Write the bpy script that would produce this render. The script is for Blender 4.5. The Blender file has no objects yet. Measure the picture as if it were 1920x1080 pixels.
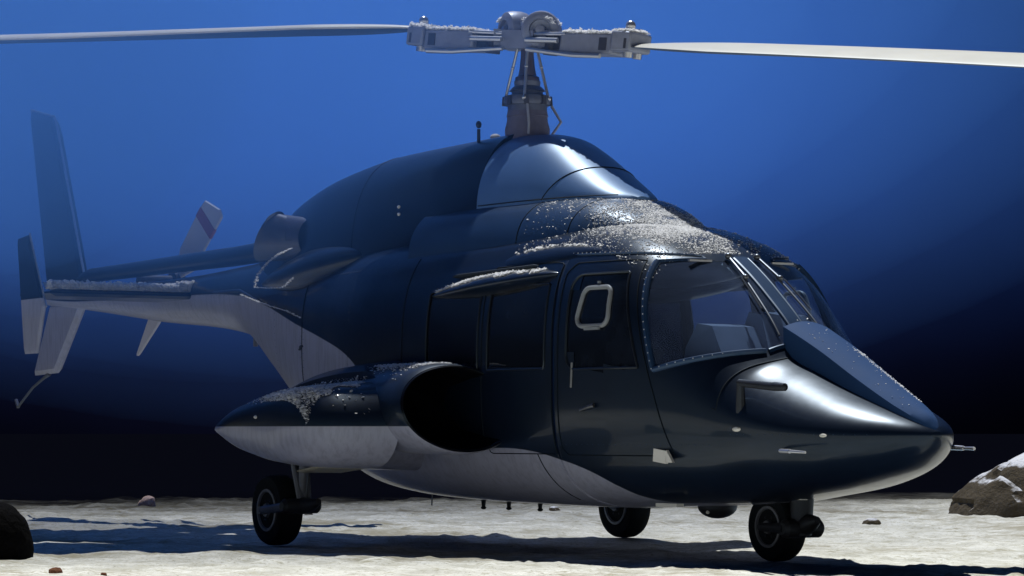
import bpy, bmesh, math, random
import numpy as np
from mathutils import Vector, Matrix
random.seed(7); rng = np.random.default_rng(7)
S = bpy.context.scene
C = S.collection
R = math.radians

# ------------------------------------------------------------------ camera
CAM = np.array([13.848, -10.214, 0.755]); YAW = 2.596; PIT = 0.0490
cam = bpy.data.objects.new('camera', bpy.data.cameras.new('camera')); C.objects.link(cam)
fwd = Vector((math.cos(YAW)*math.cos(PIT), math.sin(YAW)*math.cos(PIT), math.sin(PIT)))
cam.location = CAM; cam.rotation_euler = fwd.to_track_quat('-Z', 'Y').to_euler()
cam.data.sensor_width = 36; cam.data.lens = 5500/1920*36
cam.data.clip_start = 0.1; cam.data.clip_end = 3000
S.camera = cam
AW = Vector((math.cos(YAW), math.sin(YAW), 0)); RT = Vector((math.sin(YAW), -math.cos(YAW), 0))

# ------------------------------------------------------------------ light
SUN_L = (RT*-0.05 + AW*0.37 + Vector((0, 0, 0.90))).normalized()
sun = bpy.data.objects.new('sun', bpy.data.lights.new('sun', 'SUN')); C.objects.link(sun)
sun.rotation_euler = SUN_L.to_track_quat('Z', 'Y').to_euler()
sun.data.energy = 5.0; sun.data.angle = R(0.6); sun.data.color = (1.0, 0.99, 0.955)
W = bpy.data.worlds.new('World'); S.world = W; W.use_nodes = True
S.view_settings.view_transform = 'Standard'; S.view_settings.look = 'None'
S.view_settings.exposure = 0; S.view_settings.gamma = 1; S.view_settings.use_curve_mapping = False

class NT:
    """small helper for building node trees"""
    def __init__(s, tree): s.t = tree; s.n = tree.nodes; s.l = tree.links
    def new(s, typ, **kw):
        n = s.n.new(typ)
        for k, v in kw.items(): setattr(n, k, v)
        return n
    def put(s, sock, v):
        if isinstance(v, bpy.types.NodeSocket): s.l.new(v, sock)
        else: sock.default_value = v
    def math(s, op, a, b=0.0, c=0.0, clamp=False):
        n = s.new('ShaderNodeMath', operation=op, use_clamp=clamp)
        s.put(n.inputs[0], a); s.put(n.inputs[1], b)
        if len(n.inputs) > 2: s.put(n.inputs[2], c)
        return n.outputs[0]
    def ramp(s, f, stops, interp='LINEAR'):
        n = s.new('ShaderNodeValToRGB'); n.color_ramp.interpolation = interp
        e = n.color_ramp.elements
        while len(e) < len(stops): e.new(0.5)
        for i, (p, c) in enumerate(stops):
            e[i].position = p; e[i].color = (*c, 1) if len(c) == 3 else c
        s.put(n.inputs[0], f); return n.outputs[0]
    def smooth(s, v, a, b):
        n = s.new('ShaderNodeMapRange', interpolation_type='SMOOTHSTEP')
        s.put(n.inputs[0], v); n.inputs[1].default_value = a; n.inputs[2].default_value = b
        return n.outputs[0]
    def mixc(s, f, a, b, blend='MIX'):
        n = s.new('ShaderNodeMix', data_type='RGBA', blend_type=blend)
        s.put(n.inputs[0], f)
        for sock, v in ((n.inputs[6], a), (n.inputs[7], b)):
            if isinstance(v, bpy.types.NodeSocket): s.l.new(v, sock)
            else: sock.default_value = (*v, 1) if len(v) == 3 else v
        return n.outputs[2]
    def noise(s, vec, scale, detail=3.0, rough=0.55):
        n = s.new('ShaderNodeTexNoise'); n.inputs['Scale'].default_value = scale
        n.inputs['Detail'].default_value = detail; n.inputs['Roughness'].default_value = rough
        if vec is not None: s.l.new(vec, n.inputs['Vector'])
        return n.outputs['Fac']
    def dot(s, a, v):
        n = s.new('ShaderNodeVectorMath', operation='DOT_PRODUCT'); s.put(n.inputs[0], a); n.inputs[1].default_value = v
        return n.outputs['Value']

# world: a deep blue misty night sky, brightest a little above the horizon behind the scene
t = NT(W.node_tree); t.n.clear()
out = t.new('ShaderNodeOutputWorld'); bg = t.new('ShaderNodeBackground')
tc = t.new('ShaderNodeTexCoord'); d = tc.outputs['Generated']
sep = t.new('ShaderNodeSeparateXYZ'); t.l.new(d, sep.inputs[0])
az0 = YAW + R(2.6)
cosaz = t.dot(d, (math.cos(az0), math.sin(az0), 0))
side = t.math('DIVIDE', t.dot(d, (math.sin(az0), -math.cos(az0), 0)), t.math('MAXIMUM', cosaz, 0.05))   # tan of azimuth
el = t.math('ARCSINE', sep.outputs['Z'])
eld = t.math('MULTIPLY', el, 180/math.pi)
# soft mist variation
mp = t.new('ShaderNodeMapping'); t.l.new(d, mp.inputs[0]); mp.inputs['Scale'].default_value = (1, 1, 1.6)
mist = t.noise(mp.outputs[0], 9.0, 3.0, 0.5)
eln = t.math('ADD', eld, t.math('MULTIPLY', t.math('SUBTRACT', mist, 0.5), 1.6))
elf = t.math('MULTIPLY', t.math('ADD', eln, 2.0), 1/14.0, clamp=True)
base = t.ramp(elf, [(0.0, (0.0012, 0.0012, 0.003)), (0.15, (0.0015, 0.0016, 0.005)), (0.27, (0.006, 0.009, 0.034)),
                    (0.40, (0.020, 0.055, 0.26)), (0.55, (0.038, 0.135, 0.64)), (0.72, (0.040, 0.15, 0.72)), (1.0, (0.022, 0.085, 0.42))], 'B_SPLINE')
g = t.math('EXPONENT', t.math('MULTIPLY', t.math('POWER', t.math('MULTIPLY', side, 1/0.165), 2.0), -1.0))
g = t.math('MULTIPLY', g, t.smooth(cosaz, 0.0, 0.4))
glow = t.math('ADD', t.math('MULTIPLY', g, 0.93), 0.05)
high = t.smooth(eld, 8.0, 40.0)
fac = t.math('ADD', t.math('MULTIPLY', glow, t.math('SUBTRACT', 1.0, high)), t.math('MULTIPLY', high, 0.035))
col = t.mixc(1.0, base, (1, 1, 1)); 
vm = t.new('ShaderNodeVectorMath', operation='SCALE'); t.l.new(base, vm.inputs[0]); t.l.new(fac, vm.inputs['Scale'])
t.l.new(vm.outputs[0], bg.inputs[0]); bg.inputs[1].default_value = 1.0
t.l.new(bg.outputs[0], out.inputs[0])

# ------------------------------------------------------------------ materials
def newmat(name):
    m = bpy.data.materials.new(name); m.use_nodes = True
    t = NT(m.node_tree); b = t.n['Principled BSDF']
    return m, t, b
def pmat(name, col, rough=0.5, metal=0.0, coat=0.0, spec=0.5, var=0.15, scale=14.0, bump=0.0, emit=None):
    m, t, b = newmat(name)
    tc = t.new('ShaderNodeTexCoord').outputs['Object']
    n = t.noise(tc, scale, 4)
    dark = tuple(c*(1-var) for c in col); lite = tuple(min(1, c*(1+var)) for c in col)
    t.l.new(t.mixc(n, dark, lite), b.inputs['Base Color'])
    t.l.new(t.math('ADD', t.math('MULTIPLY', t.math('SUBTRACT', n, 0.5), 0.25*rough), rough), b.inputs['Roughness'])
    b.inputs['Specular Tint'].default_value = (0.42, 0.68, 1, 1); b.inputs['Metallic'].default_value = metal; b.inputs['Coat Weight'].default_value = coat
    b.inputs['Coat Roughness'].default_value = 0.06; b.inputs['Specular IOR Level'].default_value = spec
    if bump:
        bn = t.new('ShaderNodeBump'); bn.inputs['Strength'].default_value = bump; bn.inputs['Distance'].default_value = 0.01
        t.l.new(t.noise(tc, scale*4, 5), bn.inputs['Height']); t.l.new(bn.outputs[0], b.inputs['Normal'])
    return m
BLACK = (0.005, 0.010, 0.024); WHITE = (0.35, 0.37, 0.50)
def twotone(name, curve, rough=0.33, xr=(-11.6, 1.7), zr=(0.0, 2.4)):
    """gloss midnight paint above a curved line, off white below it"""
    m, t, b = newmat(name)
    tcn = t.new('ShaderNodeTexCoord').outputs['Object']
    s = t.new('ShaderNodeSeparateXYZ'); t.l.new(tcn, s.inputs[0])
    xn = t.math('DIVIDE', t.math('SUBTRACT', s.outputs['X'], xr[0]), xr[1]-xr[0])
    fc = t.new('ShaderNodeFloatCurve'); c = fc.mapping.curves[0]
    pts = sorted(((x-xr[0])/(xr[1]-xr[0]), (z-zr[0])/(zr[1]-zr[0])) for x, z in curve)
    pts = [(0.0, pts[0][1])] + pts + [(1.0, pts[-1][1])]
    c.points[0].location = pts[0]; c.points[1].location = pts[-1]
    for p in pts[1:-1]: c.points.new(*p)
    for p in c.points: p.handle_type = 'AUTO_CLAMPED'
    fc.mapping.update()
    t.l.new(xn, fc.inputs['Value'])
    zline = t.math('ADD', t.math('MULTIPLY', fc.outputs[0], zr[1]-zr[0]), zr[0])
    f = t.smooth(t.math('SUBTRACT', s.outputs['Z'], zline), -0.003, 0.003)
    n1 = t.noise(tcn, 3.0, 5, 0.6); n2 = t.noise(tcn, 22.0, 4)
    blk = t.mixc(n1, tuple(v*0.75 for v in BLACK), tuple(v*1.35 for v in BLACK))
    wht = t.mixc(n1, tuple(v*0.86 for v in WHITE), tuple(v*1.08 for v in WHITE))
    # grime streaks on the white
    mpn = t.new('ShaderNodeMapping'); t.l.new(tcn, mpn.inputs[0]); mpn.inputs['Scale'].default_value = (6, 6, 1.0)
    gr = t.ramp(t.noise(mpn.outputs[0], 4.0, 5, 0.65), [(0.45, (1, 1, 1)), (0.75, (0.72, 0.72, 0.70))])
    wht = t.mixc(1.0, wht, gr, 'MULTIPLY')
    t.l.new(t.mixc(f, wht, blk), b.inputs['Base Color'])
    t.l.new(t.math('ADD', t.math('MULTIPLY', n2, 0.10), rough-0.05), b.inputs['Roughness'])
    b.inputs['Coat Weight'].default_value = 0.28; b.inputs['Specular Tint'].default_value = (0.42, 0.68, 1, 1); b.inputs['Coat Roughness'].default_value = 0.05; b.inputs['Specular IOR Level'].default_value = 0.32
    bn = t.new('ShaderNodeBump'); bn.inputs['Strength'].default_value = 0.06; bn.inputs['Distance'].default_value = 0.02
    t.l.new(t.noise(tcn, 5.0, 2), bn.inputs['Height']); t.l.new(bn.outputs[0], b.inputs['Normal'])
    return m

FUS_LINE = [(-11.5, 1.97), (-10.2, 1.90), (-8.0, 1.86), (-6.5, 1.80), (-5.8, 1.69), (-5.15, 1.55), (-4.5, 1.42), (-3.97, 1.28), (-3.6, 1.05),
            (-3.2, 0.80), (-2.8, 0.62), (-2.3, 0.63), (-1.9, 0.655), (-1.55, 0.64), (-1.2, 0.585), (-0.95, 0.52), (-0.75, 0.42),
            (-0.62, 0.355), (-0.45, 0.335), (0.0, 0.340), (0.5, 0.385), (0.85, 0.425), (1.05, 0.46), (1.22, 0.50), (1.34, 0.545), (1.455, 0.59)]
M_FUS = twotone('fuselage paint', FUS_LINE)
M_SPON = twotone('sponson paint', [(-5, 0.79), (1, 0.79)], rough=0.43)
M_FIN = twotone('fin paint', [(-12, 1.93), (1, 1.93)], rough=0.4)
M_PLATE = twotone('end plate paint', [(-12, 1.80), (1, 1.80)], rough=0.4)
M_BLACK = pmat('midnight gloss paint', BLACK, 0.34, coat=0.25, var=0.3, scale=3, spec=0.32)
M_BLACK2 = pmat('midnight satin paint', (0.016, 0.040, 0.100), 0.38, coat=0.2, var=0.3, scale=3, spec=0.5)
M_FAIR = pmat('fairing satin paint', (0.070, 0.15, 0.34), 0.43, coat=0.2, var=0.12, scale=3, spec=1.0)
M_DECK = pmat('anti glare paint', (0.022, 0.060, 0.17), 0.75, var=0.15, scale=3, spec=0.15)
M_TRIM = pmat('worn trim metal', (0.16, 0.17, 0.19), 0.35, metal=0.7, var=0.3, scale=20)
M_RUB = pmat('tyre rubber', (0.007, 0.007, 0.008), 0.85, var=0.3, scale=30, bump=0.2, spec=0.3)
M_ALU = pmat('gear alloy', (0.13, 0.14, 0.17), 0.42, metal=0.6, var=0.3, scale=20)
M_RIM = pmat('wheel rim', (0.16, 0.17, 0.20), 0.4, metal=0.4, var=0.3, scale=24)
M_OLEO = pmat('chrome oleo', (0.7, 0.7, 0.72), 0.15, metal=1.0, var=0.05)
M_DARKM = pmat('dark metal', (0.03, 0.03, 0.035), 0.5, metal=0.4, var=0.3, scale=20)
M_HUB = pmat('rotor hub paint', (0.27, 0.29, 0.38), 0.42, metal=0.2, var=0.25, scale=18, bump=0.1)
M_HUBD = pmat('rotor hub dark', (0.07, 0.07, 0.09), 0.45, metal=0.4, var=0.3, scale=18)
M_SWASH = pmat('swashplate steel', (0.12, 0.13, 0.18), 0.4, metal=0.4, var=0.3, scale=18)
M_MAST = pmat('mast steel', (0.20, 0.16, 0.17), 0.32, metal=0.8, var=0.3, scale=15)
M_BOOT = pmat('swashplate boot', (0.13, 0.12, 0.17), 0.6, var=0.25, scale=20, bump=0.2)
M_BLADE = pmat('blade paint', (0.62, 0.60, 0.52), 0.45, var=0.08, scale=3)
M_BLADEU = pmat('blade underside', (0.05, 0.09, 0.17), 0.5, var=0.2, scale=4)  # blue of the sky haze put into the underside colour
M_RED = pmat('faded red stripe', (0.22, 0.03, 0.04), 0.5, var=0.1)
M_TRB = pmat('tail rotor blade', (0.45, 0.45, 0.52), 0.45, var=0.1)
M_FROST = pmat('frost', (0.93, 0.93, 0.93), 0.55, var=0.06, scale=60, bump=0.3)
t_ = NT(M_FROST.node_tree); b_ = t_.n['Principled BSDF']; o_ = t_.n['Material Output']
tl_ = t_.new('ShaderNodeBsdfTranslucent'); tl_.inputs[0].default_value = (0.9, 0.92, 0.95, 1); mx_ = t_.new('ShaderNodeMixShader'); mx_.inputs[0].default_value = 0.5
t_.l.new(b_.outputs[0], mx_.inputs[1]); t_.l.new(tl_.outputs[0], mx_.inputs[2]); t_.l.new(mx_.outputs[0], o_.inputs[0])
M_DASH = pmat('instrument shroud', (0.11, 0.15, 0.25), 0.6, var=0.15, scale=8)
M_SEAT = pmat('seat cloth', (0.03, 0.03, 0.035), 0.9, var=0.2, scale=30, bump=0.3)
M_INT = pmat('cabin lining', (0.02, 0.02, 0.022), 0.9, var=0.2, scale=6)
M_GREYT = pmat('grey rubber seal', (0.24, 0.26, 0.29), 0.5, var=0.15, scale=10)
M_SEAL = pmat('window seal', (0.012, 0.014, 0.018), 0.35, coat=0.3, var=0.2)
M_JOINT = pmat('panel joint', (0.003, 0.003, 0.004), 0.7, var=0.1)
M_LIP = pmat('intake black', (0.004, 0.004, 0.006), 0.25, spec=0.3, var=0.1)
M_RIVET = pmat('bare rivet', (0.55, 0.56, 0.6), 0.3, metal=0.8, var=0.1)
M_LENS = pmat('lamp lens', (0.75, 0.75, 0.72), 0.12, var=0.05, coat=0.5)
M_TILE = pmat('white placard', (0.8, 0.8, 0.78), 0.4, var=0.03)
def glassmat(name, tint=(0.72, 0.8, 0.88), ior=1.6, blue_veil=0.11):
    m, t, b = newmat(name); t.n.remove(b)
    o = t.n['Material Output']
    tr = t.new('ShaderNodeBsdfTransparent'); tr.inputs[0].default_value = (*tint, 1)
    gl = t.new('ShaderNodeBsdfGlossy'); gl.inputs['Roughness'].default_value = 0.02
    gl.inputs[0].default_value = (0.95, 0.97, 1, 1)
    lw = t.new('ShaderNodeLayerWeight'); lw.inputs[0].default_value = 0.5; f0 = ((ior-1)/(ior+1))**2
    fres = t.math('ADD', t.math('MULTIPLY', t.math('POWER', lw.outputs['Facing'], 5.0), 1-f0), f0)
    tcn = t.new('ShaderNodeTexCoord').outputs['Object']
    smear = t.smooth(t.noise(tcn, 3.0, 4, 0.6), 0.45, 0.8)
    df = t.new('ShaderNodeBsdfDiffuse'); df.inputs[0].default_value = (0.32, 0.45, 0.80, 1)  # blue film colour stands in for reflected sky and haze on the glass
    mx = t.new('ShaderNodeMixShader'); t.l.new(t.math('ADD', t.math('MULTIPLY', smear, blue_veil*0.8), blue_veil), mx.inputs[0]); tr2 = t.new('ShaderNodeBsdfTranslucent'); tr2.inputs[0].default_value = (0.30, 0.46, 0.85, 1); ad = t.new('ShaderNodeMixShader'); ad.inputs[0].default_value = 0.4; t.l.new(df.outputs[0], ad.inputs[1]); t.l.new(tr2.outputs[0], ad.inputs[2])
    m1 = t.new('ShaderNodeMixShader'); t.l.new(fres, m1.inputs[0])
    t.l.new(tr.outputs[0], m1.inputs[1]); t.l.new(gl.outputs[0], m1.inputs[2])
    t.l.new(m1.outputs[0], mx.inputs[1]); t.l.new(ad.outputs[0], mx.inputs[2])
    t.l.new(mx.outputs[0], o.inputs[0]); return m
M_GLASS = glassmat('cockpit glass')
M_TINT = glassmat('tinted cabin glass', (0.03, 0.035, 0.05), 1.4, 0.035)

# ------------------------------------------------------------------ mesh helpers
def link(name, me, mat, parent=None, smooth=True, kind=None):
    if mat: me.materials.append(mat)
    if smooth and len(me.polygons): me.polygons.foreach_set('use_smooth', [True]*len(me.polygons))
    o = bpy.data.objects.new(name, me); C.objects.link(o)
    if parent: o.parent = parent
    if kind: o['kind'] = kind
    return o
def mesh(name, V, F, mat, parent=None, smooth=True, kind=None, sharp=None):
    me = bpy.data.meshes.new(name); me.from_pydata([tuple(v) for v in V], [], [tuple(f) for f in F]); me.update()
    o = link(name, me, mat, parent, smooth, kind)
    if sharp: me.set_sharp_from_angle(angle=R(sharp))
    return o
SPLIT = set('swashplate_lug vent_latch wiper_pivot wiper_blade gear_leg trailing_arm light_bead yoke_lobe blade_bolt pitch_horn grip_window side_glint gauge scissor_link nose_fork instrument_hood elastomeric_bearing'.split())
class MB:
    def __init__(s): s.V = []; s.F = []; s.cut = []
    def add(s, V, F):
        b = len(s.V); s.cut.append((b, len(s.F))); s.V += [tuple(v) for v in V]; s.F += [tuple(i+b for i in f) for f in F]; return s
    def box(s, c, size, rot=None, taper=1.0):
        h = [v/2 for v in size]; V = []
        for dz in (-1, 1):
            k = taper if dz > 0 else 1
            for dx, dy in ((-1, -1), (1, -1), (1, 1), (-1, 1)):
                v = Vector((dx*h[0]*k, dy*h[1]*k, dz*h[2]))
                if rot is not None: v = rot @ v
                V.append(v+Vector(c))
        return s.add(V, [(3, 2, 1, 0), (4, 5, 6, 7), (0, 1, 5, 4), (1, 2, 6, 5), (2, 3, 7, 6), (3, 0, 4, 7)])
    def tube(s, P, r, n=10, flat=None, caps=True):
        P = [Vector(p) for p in P]
        rr = r if hasattr(r, '__len__') else [r]*len(P)
        V = []; F = []; u = None
        for i, p in enumerate(P):
            tg = (P[min(i+1, len(P)-1)]-P[max(i-1, 0)]).normalized()
            if u is None:
                u = tg.orthogonal().normalized()
                if flat is not None: u = (Vector(flat)-tg*tg.dot(Vector(flat))).normalized()
            u = (u-tg*tg.dot(u)).normalized(); v = tg.cross(u)
            for k in range(n):
                a = 2*math.pi*k/n
                V.append(p+(u*math.cos(a)+v*math.sin(a))*rr[i])
        for i in range(len(P)-1):
            for k in range(n):
                k2 = (k+1) % n; F.append((i*n+k, i*n+k2, (i+1)*n+k2, (i+1)*n+k))
        if caps: F.append(tuple(range(n-1, -1, -1))); F.append(tuple((len(P)-1)*n+k for k in range(n)))
        return s.add(V, F)
    def lathe(s, prof, c, axis=(0, 0, 1), n=28, ref=None):
        ax = Vector(axis).normalized(); u = Vector(ref).normalized() if ref else ax.orthogonal().normalized(); v = ax.cross(u)
        V = []; F = []; m = len(prof)
        for r_, h in prof:
            for k in range(n):
                a = 2*math.pi*k/n; V.append(Vector(c)+ax*h+(u*math.cos(a)+v*math.sin(a))*max(r_, 1e-4))
        for i in range(m-1):
            for k in range(n):
                k2 = (k+1) % n; F.append((i*n+k, i*n+k2, (i+1)*n+k2, (i+1)*n+k))
        F.append(tuple(range(n-1, -1, -1))); F.append(tuple((m-1)*n+k for k in range(n)))
        return s.add(V, F)
    def ball(s, c, r, n=12, m=8, rot=None):
        r = r if hasattr(r, '__len__') else (r, r, r); V = []; F = []
        for i in range(m+1):
            th = math.pi*i/m
            for k in range(n):
                a = 2*math.pi*k/n
                v = Vector((r[0]*math.sin(th)*math.cos(a), r[1]*math.sin(th)*math.sin(a), r[2]*math.cos(th)))
                if rot is not None: v = rot @ v
                V.append(v+Vector(c))
        for i in range(m):
            for k in range(n):
                k2 = (k+1) % n; F.append((i*n+k, (i+1)*n+k, (i+1)*n+k2, i*n+k2))
        return s.add(V, F)
    def prism(s, pts, th, bev=0.0):
        """pts list of 3-D corner points of a flat plate, th its thickness vector"""
        th = Vector(th)/2; n = len(pts); P = [Vector(p) for p in pts]; c = sum(P, Vector())/n
        inner = [c+(p-c)*(1-bev) for p in P]
        V = [p-th for p in inner]+[p-th*0.25 for p in P]+[p+th*0.25 for p in P]+[p+th for p in inner]; F = []
        for l in range(3):
            for i in range(n):
                j = (i+1) % n; F.append((l*n+i, l*n+j, (l+1)*n+j, (l+1)*n+i))
        F.append(tuple(range(n-1, -1, -1))); F.append(tuple(3*n+i for i in range(n)))
        return s.add(V, F)
    def obj(s, name, mat, parent=None, smooth=True, kind=None, sharp=35):
        if name in SPLIT and len(s.cut) > 1:
            first = None; ends = s.cut[1:]+[(len(s.V), len(s.F))]
            for (v0, f0), (v1, f1) in zip(s.cut, ends):
                o = mesh(name, s.V[v0:v1], [tuple(i-v0 for i in f) for f in s.F[f0:f1]], mat, parent, smooth, kind, sharp if smooth else None)
                first = first or o
            return first
        return mesh(name, s.V, s.F, mat, parent, smooth, kind, sharp if smooth else None)

def pchip(tab):
    tab = sorted(tab); X = np.array([a for a, b in tab], float); Y = np.array([b for a, b in tab], float)
    h = np.diff(X); dl = np.diff(Y)/h; m = np.zeros_like(Y); m[0] = dl[0]; m[-1] = dl[-1]
    for i in range(1, len(X)-1):
        if dl[i-1]*dl[i] > 0:
            w1 = 2*h[i]+h[i-1]; w2 = h[i]+2*h[i-1]; m[i] = (w1+w2)/(w1/dl[i-1]+w2/dl[i])
    def f(x):
        x = np.clip(x, X[0], X[-1]); i = np.clip(np.searchsorted(X, x)-1, 0, len(X)-2)
        tt = (x-X[i])/h[i]
        return (1+2*tt)*(1-tt)**2*Y[i]+tt*(1-tt)**2*h[i]*m[i]+tt*tt*(3-2*tt)*Y[i+1]+tt*tt*(tt-1)*h[i]*m[i+1]
    return f

def tag(o, label, cat, group=None):
    o['label'] = label; o['category'] = cat
    if group: o['group'] = group
    return o
def empty(name, loc, label, cat, group=None):
    o = bpy.data.objects.new(name, None); C.objects.link(o); o.location = loc
    o.empty_display_size = 0.3
    return tag(o, label, cat, group)

# ------------------------------------------------------------------ ground
_T = {}
def vnoise(X, Y, s, seed):
    if seed not in _T: _T[seed] = np.random.default_rng(seed).random((256, 256))
    T = _T[seed]
    x = X/s; y = Y/s; xi = np.floor(x).astype(int); yi = np.floor(y).astype(int); fx = x-xi; fy = y-yi
    fx = fx*fx*(3-2*fx); fy = fy*fy*(3-2*fy)
    g = lambda a, b: T[a % 256, b % 256]
    return (g(xi, yi)*(1-fx)+g(xi+1, yi)*fx)*(1-fy)+(g(xi, yi+1)*(1-fx)+g(xi+1, yi+1)*fx)*fy-0.5
def axis_coords(a, b, step, far):
    c = list(np.arange(a, b, step)); s_ = step
    lo = []; v = a
    while v > -far: s_ *= 1.35; v -= s_; lo.append(v)
    hi = []; v = c[-1]; s_ = step
    while v < far: s_ *= 1.35; v += s_; hi.append(v)
    return np.array(lo[::-1]+c+hi)
# ground axes: u along the picture's width, v away from the lens, both in metres from the nose wheel
gu = axis_coords(-9.5, 4.5, 0.035, 900); gv = axis_coords(-3.0, 16.0, 0.045, 900)
U, Vv = np.meshgrid(gu, gv, indexing='ij')
H = (vnoise(U, Vv, 1.7, 1)*0.035+vnoise(U, Vv, 0.55, 2)*0.022+vnoise(U, Vv, 0.19, 3)*0.014+vnoise(U, Vv, 0.08, 4)*0.008)
lump = np.clip(vnoise(U, Vv, 0.07, 14)-0.25, 0, 1)*0.06+np.clip(vnoise(U, Vv, 0.33, 5)-0.22, 0, 1)*0.10+np.clip(vnoise(U, Vv, 0.12, 9)-0.3, 0, 1)*0.08
near = np.exp(-((np.maximum(0, np.hypot(U+3, Vv-5)-14))/6)**2)
H = (H+lump)*near-0.012
for wx, wy in ((0, 0), (-3.71, -1.385), (-3.71, 1.385)):
    w = Vector((wx, wy, 0)); uu = w.dot(RT); vv = w.dot(AW)
    k = np.exp(-((U-uu)**2+(Vv-vv)**2)/0.25**2); H = H*(1-k)+(-0.004)*k
GX = RT.x*U+AW.x*Vv; GY = RT.y*U+AW.y*Vv
nu, nv = U.shape
V = np.stack([GX, GY, H], -1).reshape(-1, 3)
idx = np.arange(nu*nv).reshape(nu, nv)
Fq = np.stack([idx[:-1, :-1], idx[1:, :-1], idx[1:, 1:], idx[:-1, 1:]], -1).reshape(-1, 4)
me = bpy.data.meshes.new('ground'); me.vertices.add(len(V)); me.vertices.foreach_set('co', V.ravel())
me.loops.add(Fq.size); me.loops.foreach_set('vertex_index', Fq.ravel()); me.polygons.add(len(Fq))
me.polygons.foreach_set('loop_start', np.arange(0, Fq.size, 4)); me.polygons.foreach_set('loop_total', np.full(len(Fq), 4))
me.update(calc_edges=True)
m, t, b = newmat('frosted ground')
tcn = t.new('ShaderNodeTexCoord').outputs['Object']
un = t.dot(tcn, tuple(RT)); vn = t.dot(tcn, tuple(AW))
cv = t.new('ShaderNodeCombineXYZ'); t.l.new(un, cv.inputs[0]); t.l.new(vn, cv.inputs[1])
n_big = t.noise(cv.outputs[0], 0.5, 4); n_mid = t.noise(cv.outputs[0], 2.6, 5, 0.65); n_fine = t.noise(cv.outputs[0], 28, 5, 0.7)
frost = t.mixc(t.smooth(n_mid, 0.35, 0.7), (0.84, 0.85, 0.80), (0.56, 0.56, 0.50))
mg = t.new('ShaderNodeMapping'); t.l.new(cv.outputs[0], mg.inputs[0]); mg.inputs['Scale'].default_value = (1.0, 2.2, 1)
n_str = t.noise(mg.outputs[0], 6.0, 6, 0.7); n_grit = t.noise(cv.outputs[0], 90, 3, 0.6)
frost = t.mixc(t.smooth(n_str, 0.50, 0.68), frost, (0.56, 0.55, 0.45))
frost = t.mixc(t.smooth(n_fine, 0.50, 0.70), frost, (0.42, 0.41, 0.32))
frost = t.mixc(t.math('MULTIPLY', t.smooth(n_grit, 0.62, 0.72), 0.8), frost, (0.12, 0.11, 0.09))
patch = t.smooth(t.math('ADD', n_big, t.math('MULTIPLY', n_str, 0.5)), 0.74, 0.90)
frost = t.mixc(t.math('MULTIPLY', patch, 0.75), frost, (0.34, 0.31, 0.22))
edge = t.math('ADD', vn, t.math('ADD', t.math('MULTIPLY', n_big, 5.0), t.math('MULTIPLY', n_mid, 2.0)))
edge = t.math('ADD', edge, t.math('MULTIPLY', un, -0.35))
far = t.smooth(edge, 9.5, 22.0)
farc = t.mixc(n_mid, (0.0010, 0.0012, 0.0030), (0.0020, 0.0024, 0.0050))  # near-black colour stands in for floor beyond the reach of light
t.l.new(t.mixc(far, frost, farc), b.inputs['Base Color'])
b.inputs['Roughness'].default_value = 0.9; b.inputs['Specular IOR Level'].default_value = 0.0
bn = t.new('ShaderNodeBump'); bn.inputs['Strength'].default_value = 0.7; bn.inputs['Distance'].default_value = 0.02
t.l.new(t.math('ADD', n_fine, n_mid), bn.inputs['Height']); t.l.new(bn.outputs[0], b.inputs['Normal'])
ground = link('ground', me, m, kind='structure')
ground['label'] = 'pale frosted desert floor coloured near black in the distance where the light runs out'
def ground_z(x, y):
    p = Vector((x, y, 0)); i = int(np.clip(np.searchsorted(gu, p.dot(RT)), 0, nu-1)); j = int(np.clip(np.searchsorted(gv, p.dot(AW)), 0, nv-1))
    return float(H[i, j])

# ------------------------------------------------------------------ helicopter
heli = empty('helicopter', (-2, 0, 0), 'midnight blue and white helicopter with retracting wheels parked on frosted ground', 'helicopter')
HP = Matrix.Translation((2, 0, 0))
class Root:   # parts are modelled about the nose wheel; every part keeps its mesh there
    pass
def part(o):
    return o
_orig_link = link
def link(name, me, mat, parent=None, smooth=True, kind=None):
    o = _orig_link(name, me, mat, parent, smooth, kind)
    if parent is heli: o.matrix_parent_inverse = HP
    return o

zt = pchip([(-11.45, 1.98), (-10.5, 2.0), (-8.0, 2.02), (-6.85, 2.06), (-5.5, 2.12), (-4, 2.12), (-2.5, 2.08), (-1.46, 2.06), (-1.0, 2.02), (-0.8, 1.975), (-0.6, 1.905), (-0.4, 1.805),
            (-0.2, 1.68), (0.0, 1.53), (0.2, 1.36), (0.30, 1.25), (0.36, 1.195), (0.6, 1.10), (0.93, 0.975), (1.2, 0.88), (1.34, 0.825), (1.41, 0.79), (1.455, 0.755)])
zb = pchip([(-11.45, 1.93), (-10.1, 1.82), (-8.66, 1.68), (-6.75, 1.50), (-6.0, 1.14), (-4.6, 0.47), (-4.1, 0.36), (-3.4, 0.31), (-2.5, 0.29), (-1.5, 0.285), (-0.6, 0.31), (0, 0.335),
            (0.46, 0.385), (0.8, 0.43), (1.05, 0.485), (1.22, 0.54), (1.33, 0.60), (1.41, 0.66), (1.455, 0.72)])
wd = pchip([(-11.45, 0.04), (-11, 0.10), (-10, 0.15), (-8, 0.20), (-7, 0.25), (-6.3, 0.34), (-5.5, 0.48), (-4.5, 0.66), (-3.6, 0.76), (-2.5, 0.79), (-1.3, 0.79), (-0.7, 0.765), (-0.35, 0.72), (-0.15, 0.68),
            (0.2, 0.605), (0.6, 0.55), (0.95, 0.455), (1.17, 0.345), (1.31, 0.235), (1.39, 0.15), (1.435, 0.08), (1.455, 0.03)])
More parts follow.
